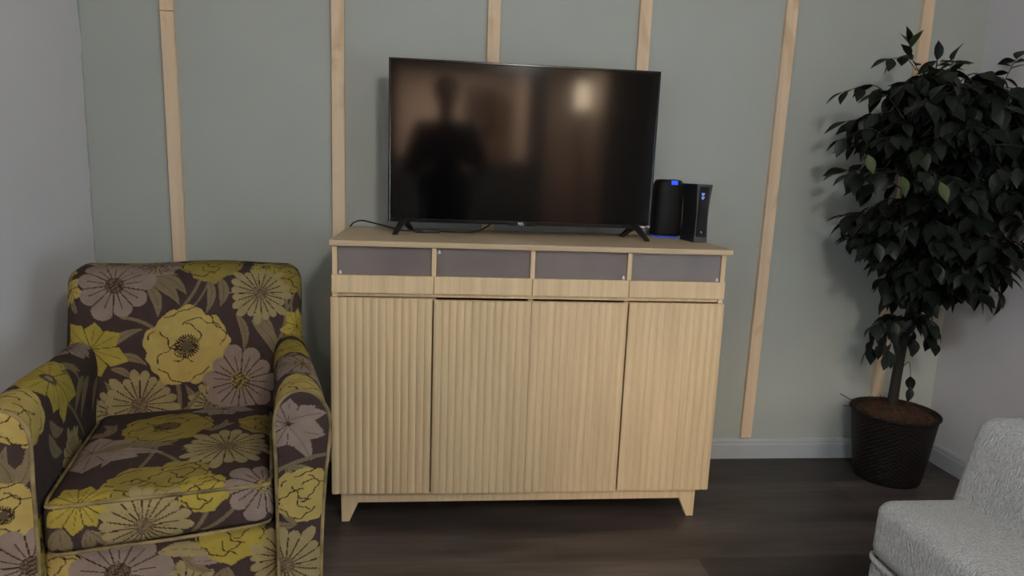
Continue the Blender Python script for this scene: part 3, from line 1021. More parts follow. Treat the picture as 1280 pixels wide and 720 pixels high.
for sgn, nm in ((1, 'right'), (-1, 'left')):
    D = 0.80
    ny = int(D / 0.0028)
    ys = np.linspace(0.0, D, ny)
    X = np.repeat(prof[:, 0][:, None], ny, 1)
    Z = np.repeat(prof[:, 1][:, None], ny, 1)
    Y = np.repeat(ys[None, :], len(prof), 0)
    # narrows and drops a little towards the back
    k = (Y / D)
    hz = np.clip((Z - 0.3) / 0.38, 0, 1)
    X = 0.245 + (X - 0.245) * (1 - 0.20 * k)
    Z = Z - 0.022 * k * hz + 0.010 * np.sin(PI * np.clip(Y / 0.45, 0, 1)) * hz
    V = np.stack([X * sgn, Y, Z], -1).reshape(-1, 3)
    F = grid_faces(len(prof), ny, 0, flip=(sgn > 0))
    q = np.stack([np.repeat(s_rel[:, None], ny, 1).ravel(), Y.ravel()], 1)
    P = Paint(q)
    P.filler((0.12, 0.0), (0.66, 0.8), 21 + sgn)
    P.filler((-0.62, 0.0), (-0.30, 0.8), 31 + sgn)
    if sgn > 0:
        P.spray((-0.05, 0.30), 0.10, 1.0, 4, 1.2); P.spray((0.03, 0.10), 0.09, 2.5, 3, 1.0); P.spray((-0.10, 0.10), 0.1, 2.0, 4, 1.2)
        P.poppy((-0.01, 0.46), 0.098, 0.4, 'yellow', False)
        P.lily((0.02, 0.66), 0.08, 6, 0.2, 'yellow', False)
        P.broad((0.02, 0.225), 0.092, 8, 0.5, 'mauve', 'gold')
        P.poppy((0.0, 0.035), 0.09, 1.1, 'gold', False)
        P.leaf((-0.10, 0.32), (-0.02, 0.22), 0.02, 0.2); P.leaf((-0.13, 0.25), (-0.08, 0.10), 0.014, -0.2)
        P.daisy((-0.2, 0.35), 0.09, 18, 0.3)
    else:
        P.spray((-0.02, 0.36), 0.10, 2.6, 3, 1.4); P.spray((0.03, 0.14), 0.09, 0.8, 4, 1.2)
        for a, b, w in [((-0.10, 0.50), (-0.20, 0.40), 0.020), ((-0.09, 0.46), (-0.17, 0.34), 0.018), ((-0.14, 0.12), (-0.22, 0.22), 0.018), ((-0.11, 0.13), (-0.17, 0.24), 0.015), ((-0.07, 0.44), (-0.03, 0.32), 0.016), ((-0.13, 0.60), (-0.22, 0.52), 0.018)]:
            P.leaf(a, b, w, 0.25)
        P.stem((-0.25, 0.42), (-0.08, 0.20), 0.005)
        P.daisy((-0.27, 0.30), 0.085, 18, 0.3)
        P.broad((0.02, 0.56), 0.08, 8, 0.5, 'mauve', 'seed')
        P.poppy((0.04, 0.33), 0.085, 0.2, 'yellow', False)
        P.lily((-0.035, 0.245), 0.125, 7, 0.5, 'yellow')
        P.poppy((-0.015, 0.025), 0.115, 0.4, 'gold', False)
    arm = np_mesh('arm', V, F, P.c, M_fabric, arm_o)
    # front panel: rows from inner edge to outer edge
    n = len(prof)
    half = n // 2
    mcol = 56
    # pair points by equal arc fraction from the crest
    fi = np.linspace(0, 1, 300)
    inn = np.stack([np.interp(fi * imax, np.arange(n), prof[:, 0]), np.interp(fi * imax, np.arange(n), prof[:, 1])], 1)
    out = np.stack([np.interp(n - 1 - fi * (n - 1 - imax), np.arange(n), prof[:, 0]), np.interp(n - 1 - fi * (n - 1 - imax), np.arange(n), prof[:, 1])], 1)
    tt = np.linspace(0, 1, mcol)
    G = inn[:, None, :] * (1 - tt)[None, :, None] + out[:, None, :] * tt[None, :, None]
    wid = np.linalg.norm(out - inn, axis=1)
    bul = 0.010 * np.sin(PI * tt)[None, :] ** 0.7 * np.clip(wid / 0.08, 0, 1)[:, None] ** 0.5
    V = np.stack([G[..., 0] * sgn, -bul - 0.001, G[..., 1]], -1).reshape(-1, 3)
    F = grid_faces(300, mcol, 0, flip=(sgn < 0))
    q = np.stack([V[:, 0], V[:, 2]], 1)
    P = Paint(q)
    P.filler((sgn * 0.3 - 0.09, 0.03), (sgn * 0.3 + 0.09, 0.18), 41 + sgn)
    if sgn > 0:
        P.spray((0.29, 0.35), 0.10, 2.4, 3, 0.9); P.spray((0.27, 0.50), 0.09, 5.2, 3, 1.0)
        P.lily((0.275, 0.605), 0.075, 7, 0.3, 'mauve', False)
        P.leaf((0.275, 0.615), (0.362, 0.625), 0.02, 0.1, 'mauve'); P.leaf((0.28, 0.60), (0.36, 0.57), 0.018, -0.1, 'mauve'); P.leaf((0.275, 0.60), (0.325, 0.51), 0.02, 0.1, 'mauve')
        P.stem((0.25, 0.49), (0.36, 0.52), 0.005)
        P.poppy((0.31, 0.425), 0.072, 0.5, 'gold', False)
        P.daisy((0.262, 0.245), 0.105, 18, 0.1, 'tan')
    else:
        P.spray((-0.28, 0.50), 0.12, 1.6, 5, 1.3); P.spray((-0.30, 0.52), 0.10, 2.2, 3, 0.8)
        P.poppy((-0.24, 0.665), 0.07, 0.4, 'gold', False)
        P.poppy((-0.30, 0.455), 0.075, 0.4, 'gold')
        P.broad((-0.258, 0.33), 0.088, 9, 0.4, 'mauve', 'seed')
        P.poppy((-0.235, 0.25), 0.055, 0.2, 'gold', False)
    np_mesh('front_panel', V, F, P.c, M_fabric, arm)
    st = max(1, n // 90)
    pp = [(prof[i, 0] * sgn, -0.001, prof[i, 1]) for i in range(0, n, st)]
    piping(pp, arm, 0.0045)
    # back end cap
    bm = bmesh.new()
    ring = [bm.verts.new((sgn * (0.245 + (p[0] - 0.245) * 0.8), D, p[1] - 0.022 * min(1, max(0, (p[1] - 0.3) / 0.38)))) for p in prof[::6]]
    bm.faces.new(ring if sgn < 0 else ring[::-1])
    M_cap = plain('brown_lining', (0.044, 0.029, 0.026, 1), 0.9, 0.1)
    obj('rear_panel', bm, M_cap, arm)
M_legw = plain('dark_wood_foot', (0.03, 0.02, 0.015, 1), 0.4)
for lx, ly in ((-0.29, 0.05), (0.29, 0.05), (-0.27, 0.70), (0.27, 0.70)):
    bm = bmesh.new()
    lathe(bm, [(0.016, 0.0), (0.022, 0.05)], 16, (lx, ly))
    obj('foot', bm, M_legw, arm_o)

# ------------------------------------------------------------------ white lounge chair
def boucle_mat():
    m, nt, bs = new_mat('white_boucle')
    v = mapping(nt, scale=(1, 1, 0.45))
    n = noise(nt, 190, 3, 0.6, vec=v, dist=0.3)
    r = ramp(nt, [(0.3, (0.34, 0.358, 0.362, 1)), (0.7, (0.55, 0.572, 0.578, 1))])
    nt.links.new(n.outputs['Fac'], r.inputs['Fac'])
    nt.links.new(r.outputs['Color'], bs.inputs['Base Color'])
    bs.inputs['Roughness'].default_value = 0.95
    bs.inputs['Specular IOR Level'].default_value = 0.1
    bs.inputs['Sheen Weight'].default_value = 0.15
    bump(nt, bs, n.outputs['Fac'], 1.0, 0.013)
    return m
M_boucle = boucle_mat()
wc = empty('lounge_chair', (1.45, -1.60, 0), 0.0, 'white nubbly fabric low lounge chair in the lower right foreground', 'chair')
def rb_obj(name, lo, hi, rad, step, mat, parent, deform=None):
    V, F, Q = rounded_box(lo, hi, rad, (step,) * 3)
    if deform is not None:
        V = deform(V)
    return np_mesh(name, V, F, np.ones((len(V), 3)), mat, parent)
def def_seat(V):
    x, y, z = V.T.copy()
    # crowned top; front face leans out towards the floor
    z = z + 0.012 * np.sin(PI * np.clip((y + 0.42) / 0.87, 0, 1)) * np.clip((z - 0.2) / 0.2, 0, 1)
    x = x - 0.006 * np.clip((0.36 - z) / 0.3, 0, 1) * (x < 0)
    return np.stack([x, y, z], 1)
ws = rb_obj('seat', (-0.305, -0.42, 0.240), (0.30, 0.445, 0.405), 0.04, 0.012, M_boucle, wc, def_seat)
rb_obj('base', (-0.302, -0.42, 0.05), (0.31, 0.445, 0.240), 0.03, 0.014, M_boucle, wc)
bm = bmesh.new()
tube(bm, catmull([(-0.300, -0.40, 0.241), (-0.304, -0.2, 0.241), (-0.304, 0.2, 0.241), (-0.302, 0.40, 0.241), (-0.285, 0.436, 0.241), (-0.25, 0.444, 0.241), (0.1, 0.446, 0.241)], 8), 0.007, 8)
pp = obj('piping', bm, M_boucle, ws, smooth=True)
def def_back(V):
    x, y, z = V.T.copy()
    x = x + (z - 0.40) * 0.20 + 0.012 * np.sin(PI * np.clip((y + 0.42) / 0.87, 0, 1)) * (x > 0.1)
    x = x - 0.02 * np.sin(PI * np.clip((z - 0.38) / 0.24, 0, 1)) * (x < 0.05) * np.sin(PI * np.clip((y + 0.42) / 0.87, 0, 1))
    return np.stack([x, y, z], 1)
rb_obj('backrest', (-0.088, -0.44, 0.20), (0.22, 0.455, 0.628), 0.04, 0.012, M_boucle, wc, def_back)
for lx, ly in ((-0.27, -0.36), (-0.27, 0.37), (0.25, -0.36), (0.25, 0.37)):
    bm = bmesh.new(); lathe(bm, [(0.018, 0.0), (0.024, 0.052)], 16, (lx, ly))
    obj('foot', bm, M_legw, wc)

# ------------------------------------------------------------------ ficus tree in a wicker basket
PX, PY = 1.885, -0.195
pl = empty('artificial_ficus_tree', (PX, PY, 0), 0, 'tall dark green leafy ficus tree in a dark wicker basket in the right corner', 'potted tree')
def wicker_mat():
    m, nt, bs = new_mat('dark_wicker')
    n = noise(nt, 60, 4, vec=mapping(nt, scale=(1, 1, 3)))
    r = ramp(nt, [(0.3, (0.004, 0.003, 0.0025, 1)), (0.7, (0.013, 0.0085, 0.0065, 1))])
    nt.links.new(n.outputs['Fac'], r.inputs['Fac'])
    nt.links.new(r.outputs['Color'], bs.inputs['Base Color'])
    bs.inputs['Roughness'].default_value = 0.55
    bs.inputs['Specular IOR Level'].default_value = 0.3
    return m
M_wicker = wicker_mat()
RB, RT, PH = 0.125, 0.162, 0.285
seg, rows = 216, 64
bm = bmesh.new()
rings = []
for j in range(rows + 1):
    z = PH * j / rows
    r0 = RB + (RT - RB) * (z / PH) ** 0.85
    row = j // 2
    ring = []
    for k in range(seg):
        a = 2 * PI * k / seg
        wv = 0.0013 * math.sin(a * 36 + (PI if row % 2 else 0)) * (1 if j % 2 else 0.35)
        ring.append(bm.verts.new(((r0 + wv) * math.cos(a), (r0 + wv) * math.sin(a), z)))
    rings.append(ring)
for a, b in zip(rings, rings[1:]):
    for k in range(seg):
        bm.faces.new((a[k], a[(k + 1) % seg], b[(k + 1) % seg], b[k]))
bm.faces.new(rings[0][::-1])
inner = [bm.verts.new(((RT - 0.012) * math.cos(2 * PI * k / seg), (RT - 0.012) * math.sin(2 * PI * k / seg), PH)) for k in range(seg)]
inb = [bm.verts.new(((RT - 0.016) * math.cos(2 * PI * k / seg), (RT - 0.016) * math.sin(2 * PI * k / seg), PH - 0.05)) for k in range(seg)]
for k in range(seg):
    bm.faces.new((rings[-1][k], rings[-1][(k + 1) % seg], inner[(k + 1) % seg], inner[k]))
    bm.faces.new((inner[k], inner[(k + 1) % seg], inb[(k + 1) % seg], inb[k]))
basket = obj('basket', bm, M_wicker, pl, smooth=True)
bm = bmesh.new()
for ph in (0, PI):
    tube(bm, [(((RT + 0.001) + 0.003 * math.cos(a * 30 + ph)) * math.cos(a), ((RT + 0.001) + 0.003 * math.cos(a * 30 + ph)) * math.sin(a), PH + 0.003 * math.sin(a * 30 + ph)) for a in [2 * PI * k / 240 for k in range(240)]], 0.0045, 6, closed=True)
obj('rim', bm, M_wicker, basket, smooth=True)
# coconut fibre mound
bm = bmesh.new()
NR, NA = 16, 72
R2 = RT - 0.013
rr = []
for j in range(NR + 1):
    f = j / NR
    rr.append([bm.verts.new((R2 * f * math.cos(2 * PI * k / NA), R2 * f * math.sin(2 * PI * k / NA), PH - 0.012 + 0.038 * (1 - f * f) + random.uniform(-0.004, 0.004))) for k in range(NA)] if j else [bm.verts.new((0, 0, PH + 0.026))])
for k in range(NA):
    bm.faces.new((rr[0][0], rr[1][k], rr[1][(k + 1) % NA]))
for j in range(1, NR):
    for k in range(NA):
        bm.faces.new((rr[j][k], rr[j + 1][k], rr[j + 1][(k + 1) % NA], rr[j][(k + 1) % NA]))
for _ in range(420):
    a = random.uniform(0, 2 * PI); r = R2 * math.sqrt(random.random()) * 0.97
    z = PH - 0.010 + 0.038 * (1 - (r / R2) ** 2)
    p = Vector((r * math.cos(a), r * math.sin(a), z))
    d = Vector((random.uniform(-1, 1), random.uniform(-1, 1), random.uniform(0.0, 0.45))).normalized() * random.uniform(0.015, 0.04)
    m_ = p + d * 0.5 + Vector((0, 0, 0.006))
    e_ = p + d
    if math.hypot(e_.x, e_.y) > R2: continue
    tube(bm, [p, m_, e_], 0.0007, 3, cap=False)
M_coir = plain('coconut_fibre', (0.075, 0.040, 0.026, 1), 0.95, 0.1, var=0.35, nscale=70)
obj('moss', bm, M_coir, pl, smooth=True)['label'] = 'brown coconut fibre filling'

def bark_mat():
    m, nt, bs = new_mat('dark_bark')
    n = noise(nt, 40, 5, vec=mapping(nt, scale=(1, 1, 0.25)))
    r = ramp(nt, [(0.3, (0.007, 0.0055, 0.0045, 1)), (0.7, (0.022, 0.016, 0.012, 1))])
    nt.links.new(n.outputs['Fac'], r.inputs['Fac'])
    nt.links.new(r.outputs['Color'], bs.inputs['Base Color'])
    bs.inputs['Roughness'].default_value = 0.8
    bump(nt, bs, n.outputs['Fac'], 0.5, 0.01)
    return m
M_bark = bark_mat()
def W(x, y, z): return Vector((x - PX, y - PY, z))
trunk_path = catmull([W(1.872, -0.19, 0.25), W(1.868, -0.20, 0.42), W(1.852, -0.235, 0.62), W(1.850, -0.26, 0.80), W(1.835, -0.30, 1.05), W(1.825, -0.32, 1.30), W(1.80, -0.30, 1.52)], 6)
bm = bmesh.new()
nT = len(trunk_path)
tube(bm, trunk_path, [0.0215 - 0.013 * i / (nT - 1) for i in range(nT)], 12)
trunk2 = catmull([W(1.852, -0.235, 0.60), W(1.90, -0.30, 0.85), W(1.95, -0.36, 1.12), W(1.99, -0.38, 1.42)], 5)
tube(bm, trunk2, [0.013 - 0.007 * i / (len(trunk2) - 1) for i in range(len(trunk2))], 10)
trunk3 = catmull([W(1.850, -0.25, 0.70), W(1.80, -0.33, 0.95), W(1.72, -0.38, 1.22), W(1.66, -0.36, 1.42)], 5)
tube(bm, trunk3, [0.012 - 0.006 * i / (len(trunk3) - 1) for i in range(len(trunk3))], 10)
obj('trunk', bm, M_bark, pl, smooth=True)

M_leaf = []
def leaf_mat(name, lo, hi, rough=0.42):
    m, nt, bs = new_mat(name)
    n = noise(nt, 16, 3, vec=mapping(nt))
    r = ramp(nt, [(0.3, lo), (0.7, hi)])
    nt.links.new(n.outputs['Fac'], r.inputs['Fac'])
    nt.links.new(r.outputs['Color'], bs.inputs['Base Color'])
    bs.inputs['Roughness'].default_value = rough
    bs.inputs['Specular IOR Level'].default_value = 0.22
    return m
M_leaf = [leaf_mat('ficus_leaf_dark', (0.004, 0.0065, 0.005, 1), (0.009, 0.0135, 0.0095, 1)),
          leaf_mat('ficus_leaf_mid', (0.009, 0.014, 0.009, 1), (0.018, 0.026, 0.017, 1)),
          leaf_mat('ficus_leaf_light', (0.026, 0.045, 0.014, 1), (0.050, 0.070, 0.022, 1), 0.5)]
fol = bmesh.new()
twg = bmesh.new()
LR = random.Random(12)
XMAX, YMAX = XR - 0.014 - PX, -0.016 - PY
nleaf = 0
def add_leaf(p, d, L, w, mi=0, up=Vector((0, 0, 1))):
    global nleaf
    d = d.normalized()
    sd = d.cross(up)
    if sd.length < 1e-3: sd = d.cross(Vector((1, 0, 0)))
    sd.normalize()
    nn = sd.cross(d)
    roll = LR.uniform(-0.6, 0.6)
    sd, nn = sd * math.cos(roll) + nn * math.sin(roll), nn * math.cos(roll) - sd * math.sin(roll)
    prof_ = [(0.0, 0.02), (0.12, 0.42), (0.30, 0.88), (0.48, 1.0), (0.66, 0.82), (0.82, 0.45), (1.0, 0.02)]
    curl = LR.uniform(0.05, 0.30)
    cen, lft, rgt = [], [], []
    for t, ww in prof_:
        c_ = p + d * (L * t) - nn * (curl * L * t * t)
        cen.append(c_); lft.append(c_ + sd * (w * ww * 0.5) + nn * (w * ww * 0.14)); rgt.append(c_ - sd * (w * ww * 0.5) + nn * (w * ww * 0.14))
    if max(q_.x for q_ in cen + lft + rgt) > XMAX or max(q_.y for q_ in cen + lft + rgt) > YMAX:
        return False
    vc = [fol.verts.new(q_) for q_ in cen]; vl = [fol.verts.new(q_) for q_ in lft]; vr = [fol.verts.new(q_) for q_ in rgt]
    for k in range(len(prof_) - 1):
        for f in (fol.faces.new((vc[k], vc[k + 1], vl[k + 1], vl[k])), fol.faces.new((vr[k], vr[k + 1], vc[k + 1], vc[k]))):
            f.material_index = mi
            f.smooth = True
    nleaf += 1
    return True
def twig(path, r0, r1, nl, L=(0.06, 0.092), light=0.0, start=0.35, droop=1.0):
    pts_ = catmull(path, 5)
    pts_ = [Vector((min(q_.x, XMAX - 0.003), min(q_.y, YMAX - 0.003), q_.z)) for q_ in pts_]
    n_ = len(pts_)
    tube(twg, pts_, [r0 + (r1 - r0) * i / (n_ - 1) for i in range(n_)], 5)
    for k in range(nl):
        t = start + (1 - start) * (k + 0.5) / nl
        f = t * (n_ - 1)
        i = min(int(f), n_ - 2)
        p = pts_[i].lerp(pts_[i + 1], f - i)
        td = (pts_[i + 1] - pts_[i]).normalized()
        sdv = td.cross(Vector((0, 0, 1)))
        if sdv.length < 1e-3: sdv = Vector((1, 0, 0))
        sdv.normalize()
        for att in range(4):
            d = td * LR.uniform(0.2, 0.8) + sdv * (1 if k % 2 else -1) * LR.uniform(0.3, 1.0) + Vector((0, 0, -droop * LR.uniform(0.3, 1.5))) + Vector((LR.uniform(-.3, .3), LR.uniform(-.3, .3), LR.uniform(-.2, .2)))
            l_ = LR.uniform(*L)
            mi = 2 if LR.random() < light else (1 if LR.random() < 0.36 else 0)
            if add_leaf(p, d, l_, l_ * LR.uniform(0.50, 0.62), mi): break
    d = (pts_[-1] - pts_[-2]).normalized() + Vector((0, 0, -0.3 * droop))
    add_leaf(pts_[-1], d, LR.uniform(*L), LR.uniform(*L) * 0.55, 1 if LR.random() < .3 else 0)

# crown: half-widths by height, centre follows the camera-side lean
def crown_r(z):
    zs = [0.74, 0.84, 0.95, 1.08, 1.22, 1.38, 1.50, 1.58, 1.64]
    rs = [0.10, 0.20, 0.285, 0.335, 0.365, 0.38, 0.33, 0.20, 0.08]
    return float(np.interp(z, zs, rs))
stems = [trunk_path, trunk2, trunk3]
made = 0
for i in range(330):
    z = LR.uniform(0.78, 1.60)
    R_ = crown_r(z)
    a = LR.uniform(0, 2 * PI)
    fr = math.sqrt(LR.uniform(0.10, 1.0))
    tgt = W(1.845 + R_ * 1.05 * fr * math.cos(a), -0.345 + R_ * 0.85 * fr * math.sin(a), z)
    if tgt.x > XMAX - 0.01 or tgt.y > YMAX - 0.015:
        tgt.x = min(tgt.x, XMAX - LR.uniform(0.01, 0.05)); tgt.y = min(tgt.y, YMAX - LR.uniform(0.02, 0.06))
    st = stems[i % 3]
    cand = [q_ for q_ in st if q_.z < tgt.z - 0.02] or [st[0]]
    src = min(cand, key=lambda q_: (q_ - tgt).length + abs(q_.z - (tgt.z - 0.12)) * 0.6)
    mid = src.lerp(tgt, 0.55) + Vector((0, 0, 0.06))
    twig([src, mid, tgt], 0.0032, 0.0012, LR.randint(5, 8), start=0.42)
# sprigs
twig([W(1.80, -0.30, 1.46), W(1.745, -0.29, 1.58), W(1.70, -0.27, 1.665)], 0.003, 0.0010, 2, (0.06, 0.075), 0.0, 0.75, 0.1)
twig([W(1.70, -0.27, 1.665), W(1.695, -0.27, 1.69), W(1.69, -0.27, 1.705)], 0.0012, 0.0010, 2, (0.065, 0.08), 0.3, 0.5, -0.5)
twig([W(1.72, -0.28, 1.62), W(1.67, -0.28, 1.66), W(1.615, -0.27, 1.655)], 0.0016, 0.0009, 3, (0.055, 0.075), 0.0, 0.5, 0.7)
for dx, dy in ((0, 0), (0.03, -0.03), (-0.02, -0.04)):
    twig([W(1.80 + dx, -0.30 + dy, 1.46), W(1.80 + dx, -0.27 + dy, 1.56), W(1.81 + dx * 1.4, -0.26 + dy, 1.66)], 0.003, 0.0012, 11, (0.055, 0.075), 0.0, 0.2, 0.4)
twig([W(1.81, -0.29, 1.48), W(1.85, -0.27, 1.60), W(1.875, -0.25, 1.665)], 0.0026, 0.001, 6, (0.05, 0.07), 0.0, 0.3, 0.3)
twig([W(1.99, -0.36, 1.45), W(2.06, -0.30, 1.60), W(2.115, -0.27, 1.68)], 0.0026, 0.001, 5, (0.05, 0.07), 0.0, 0.6, 0.2)
twig([W(1.66, -0.36, 1.42), W(1.55, -0.32, 1.55), W(1.45, -0.28, 1.53)], 0.0026, 0.001, 7, (0.06, 0.08), 0.0, 0.3, 0.9)
twig([W(1.66, -0.36, 1.30), W(1.54, -0.34, 1.40), W(1.45, -0.30, 1.36)], 0.0026, 0.001, 7, (0.06, 0.08), 0.0, 0.3, 0.9)
# low shoots on the trunk and the right hanging branch
for tip in ((1.70, -0.26, 0.66), (1.72, -0.30, 0.60), (1.76, -0.28, 0.55), (1.93, -0.30, 0.66), (1.95, -0.27, 0.60), (1.70, -0.24, 0.56), (1.93, -0.24, 0.69), (1.82, -0.33, 0.62)):
    twig([W(1.852, -0.235, 0.64), W((1.852 + tip[0]) / 2, (tip[1] - 0.235) / 2, 0.70), W(*tip)], 0.0022, 0.001, 9, (0.06, 0.085), 0.0, 0.30, 1.1)
for tip in ((2.12, -0.36, 0.80), (2.15, -0.33, 0.90), (2.08, -0.40, 0.86), (2.16, -0.38, 1.02)):
    twig([W(1.93, -0.33, 1.02), W(2.05, -0.36, 1.02), W(*tip)], 0.0025, 0.001, 6, (0.06, 0.08), 0.0, 0.35, 0.9)
twig([W(1.865, -0.21, 0.45), W(1.90, -0.22, 0.50), W(1.915, -0.23, 0.38)], 0.002, 0.001, 2, (0.06, 0.07), 0.0, 0.7, 1.2)
# a few paler leaves on the face of the crown
for p_ in ([1.443, -0.48, 1.304],[1.494, -0.6, 1.236],[1.569, -0.68, 1.222]):
    add_leaf(W(*p_), Vector((0.25, -0.35, -0.9)), 0.070, 0.034, 2, Vector((0, -1, 0.2)))
me = bpy.data.meshes.new('foliage')
fol.to_mesh(me); fol.free()
link('foliage', me, M_leaf, pl)
obj('branches', twg, M_bark, pl, smooth=True)
bm = bmesh.new()
for pts_ in ([(-0.13, -0.02, PH - 0.01), (-0.175, -0.02, PH + 0.035), (-0.25, -0.005, PH + 0.075)], [(-0.175, -0.02, PH + 0.035), (-0.20, -0.05, PH + 0.02), (-0.225, -0.06, PH + 0.025)], [(-0.13, 0.0, PH - 0.01), (-0.17, 0.02, PH + 0.01), (-0.21, 0.03, PH + 0.012)]):
    tube(bm, catmull(pts_, 4), 0.0018, 5)
obj('twig', bm, M_bark, pl, smooth=True)['label'] = 'bare dry twig sticking out of the basket'

# ------------------------------------------------------------------ photographer (mirrored as a dark shape in the television)
HX, HY = 0.025, -3.02
EYE_Y = 0.098
man = empty('person', (HX, HY, 0), 0, 'person in dark clothes holding up a phone, mirrored in the television', 'person')
def skin_obj(name, verts, edges, radii, mat, parent, root=0, sub=2):
    me = bpy.data.meshes.new(name)
    me.from_pydata(verts, edges, [])
    o = link(name, me, mat, parent)
    mod = o.modifiers.new('Skin', 'SKIN')
    mod.use_smooth_shade = True
    for i, r in enumerate(radii):
        sv = me.skin_vertices[0].data[i]
        sv.radius = r if hasattr(r, '__len__') else (r, r)
        sv.use_root = (i == root)
    ss = o.modifiers.new('Sub', 'SUBSURF')
    ss.levels = ss.render_levels = sub
    return o
class Sk:
    def __init__(s): s.v, s.e, s.r = [], [], []
    def add(s, p, r, to=None):
        s.v.append(tuple(p)); s.r.append(r)
        if to is not None: s.e.append((to, len(s.v) - 1))
        return len(s.v) - 1
M_skin = plain('skin', (0.36, 0.20, 0.13, 1), 0.5)
M_shirt = plain('dark_shirt', (0.012, 0.012, 0.014, 1), 0.9)
M_trs = plain('dark_trousers', (0.014, 0.015, 0.020, 1), 0.9)
M_hair = plain('dark_hair', (0.012, 0.009, 0.007, 1), 0.6)
CAMP = Vector((0, -2.7345, 1.2199))
ph_c = Vector((0.03 - HX, CAMP.y - 0.022 - HY, CAMP.z - 0.005))     # phone centre, local
S = Sk()
pel = S.add((0, 0, 0.96), (0.15, 0.10))
wai = S.add((0, 0.005, 1.12), (0.135, 0.09), pel)
che = S.add((0, 0.0, 1.34), (0.165, 0.105), wai)
nkb = S.add((0, -0.01, 1.50), (0.075, 0.062), che)
nek = S.add((0, 0.002, 1.575), (0.062, 0.060), nkb)
nk2 = S.add((0, 0.010, 1.62), (0.060, 0.060), nek)
jaw = S.add((0, 0.040, 1.655), (0.064, 0.072), nk2)
hea = S.add((0, 0.02, 1.735), (0.084, 0.100), jaw)
crn = S.add((0, 0.01, 1.815), (0.074, 0.088), hea)
nos = S.add((0, 0.122, 1.70), (0.012, 0.014), hea)
for s_ in (-1, 1):
    ear = S.add((s_ * 0.094, 0.005, 1.71), (0.010, 0.022), hea)
    hip = S.add((s_ * 0.095, 0, 0.90), 0.085, pel)
    kne = S.add((s_ * 0.11, 0.015, 0.50), 0.058, hip)
    clf = S.add((s_ * 0.112, -0.012, 0.34), 0.055, kne)
    ank = S.add((s_ * 0.115, -0.01, 0.10), 0.036, clf)
    hel = S.add((s_ * 0.118, 0.02, 0.045), 0.036, ank)
    toe = S.add((s_ * 0.135, 0.17, 0.028), (0.038, 0.022), hel)
    sho = S.add((s_ * 0.185, -0.005, 1.46), 0.062, che)
    elb = S.add((s_ * 0.265, 0.02, 1.19), 0.044, sho)
    px_ = ph_c.x + s_ * 0.085
    wri = S.add((px_ + s_ * 0.055, ph_c.y - 0.115, ph_c.z - 0.045), 0.028, elb)
    plm = S.add((px_ + s_ * 0.032, ph_c.y - 0.062, ph_c.z - 0.020), (0.022, 0.034), wri)
    for k, (dz, l_) in enumerate(((0.030, 0.92), (0.010, 1.0), (-0.010, 0.95), (-0.028, 0.78))):
        a_ = S.add((px_ + s_ * 0.024, ph_c.y - 0.024, ph_c.z + dz), 0.0095, plm)
        b_ = S.add((px_ + s_ * 0.010, ph_c.y + 0.012, ph_c.z + dz * 0.95), 0.0085, a_)
        c_ = S.add((px_ - s_ * 0.016 * l_, ph_c.y + 0.014, ph_c.z + dz * 0.9), 0.0075, b_)
    th1 = S.add((px_ + s_ * 0.014, ph_c.y - 0.046, ph_c.z + 0.024), 0.0115, plm)
    th2 = S.add((px_ - s_ * 0.014, ph_c.y - 0.020, ph_c.z + 0.030), 0.0095, th1)
skin_obj('body', S.v, S.e, S.r, M_skin, man)
S = Sk()
am = S.add((0, 0, 0.84), (0.205, 0.150)); a0 = S.add((0, 0, 0.95), (0.215, 0.155), am); a1 = S.add((0, 0.005, 1.12), (0.228, 0.158), a0); a2 = S.add((0, 0, 1.36), (0.225, 0.145), a1); a3 = S.add((0, -0.008, 1.535), (0.115, 0.095), a2)
for s_ in (-1, 1):
    b0 = S.add((s_ * 0.190, -0.005, 1.455), 0.088, a2)
    b1 = S.add((s_ * 0.268, 0.02, 1.185), 0.072, b0)
    px_ = ph_c.x + s_ * 0.085
    b2_ = S.add((px_ + s_ * 0.062, ph_c.y - 0.135, ph_c.z - 0.052), 0.040, b1)
skin_obj('shirt', S.v, S.e, S.r, M_shirt, man)
bm = bmesh.new()
def ell_loft(bm, levels, n=28):
    rings = []
    for cx, cy, a, b, z in levels:
        rings.append([bm.verts.new((cx + a * math.cos(2 * PI * k / n), cy + b * math.sin(2 * PI * k / n), z)) for k in range(n)])
    for r0, r1 in zip(rings, rings[1:]):
        for k in range(n):
            bm.faces.new((r0[k], r0[(k + 1) % n], r1[(k + 1) % n], r1[k]))
    bm.faces.new(rings[0][::-1]); bm.faces.new(rings[-1])
ell_loft(bm, [(0, 0, 0.10, 0.085, 0.765), (0, 0, 0.165, 0.118, 0.80), (0, 0, 0.186, 0.128, 0.88), (0, 0, 0.184, 0.128, 0.96), (0, 0, 0.172, 0.122, 1.04)])
for s_ in (-1, 1):
    ell_loft(bm, [(s_ * 0.117, -0.005, 0.062, 0.068, 0.035), (s_ * 0.116, -0.006, 0.063, 0.068, 0.12), (s_ * 0.113, -0.004, 0.074, 0.078, 0.34), (s_ * 0.110, 0.012, 0.073, 0.079, 0.50), (s_ * 0.100, 0.006, 0.088, 0.095, 0.70), (s_ * 0.092, 0.0, 0.094, 0.112, 0.84), (s_ * 0.09, 0.0, 0.090, 0.11, 0.92)])
obj('trousers', bm, M_trs, man, smooth=True)
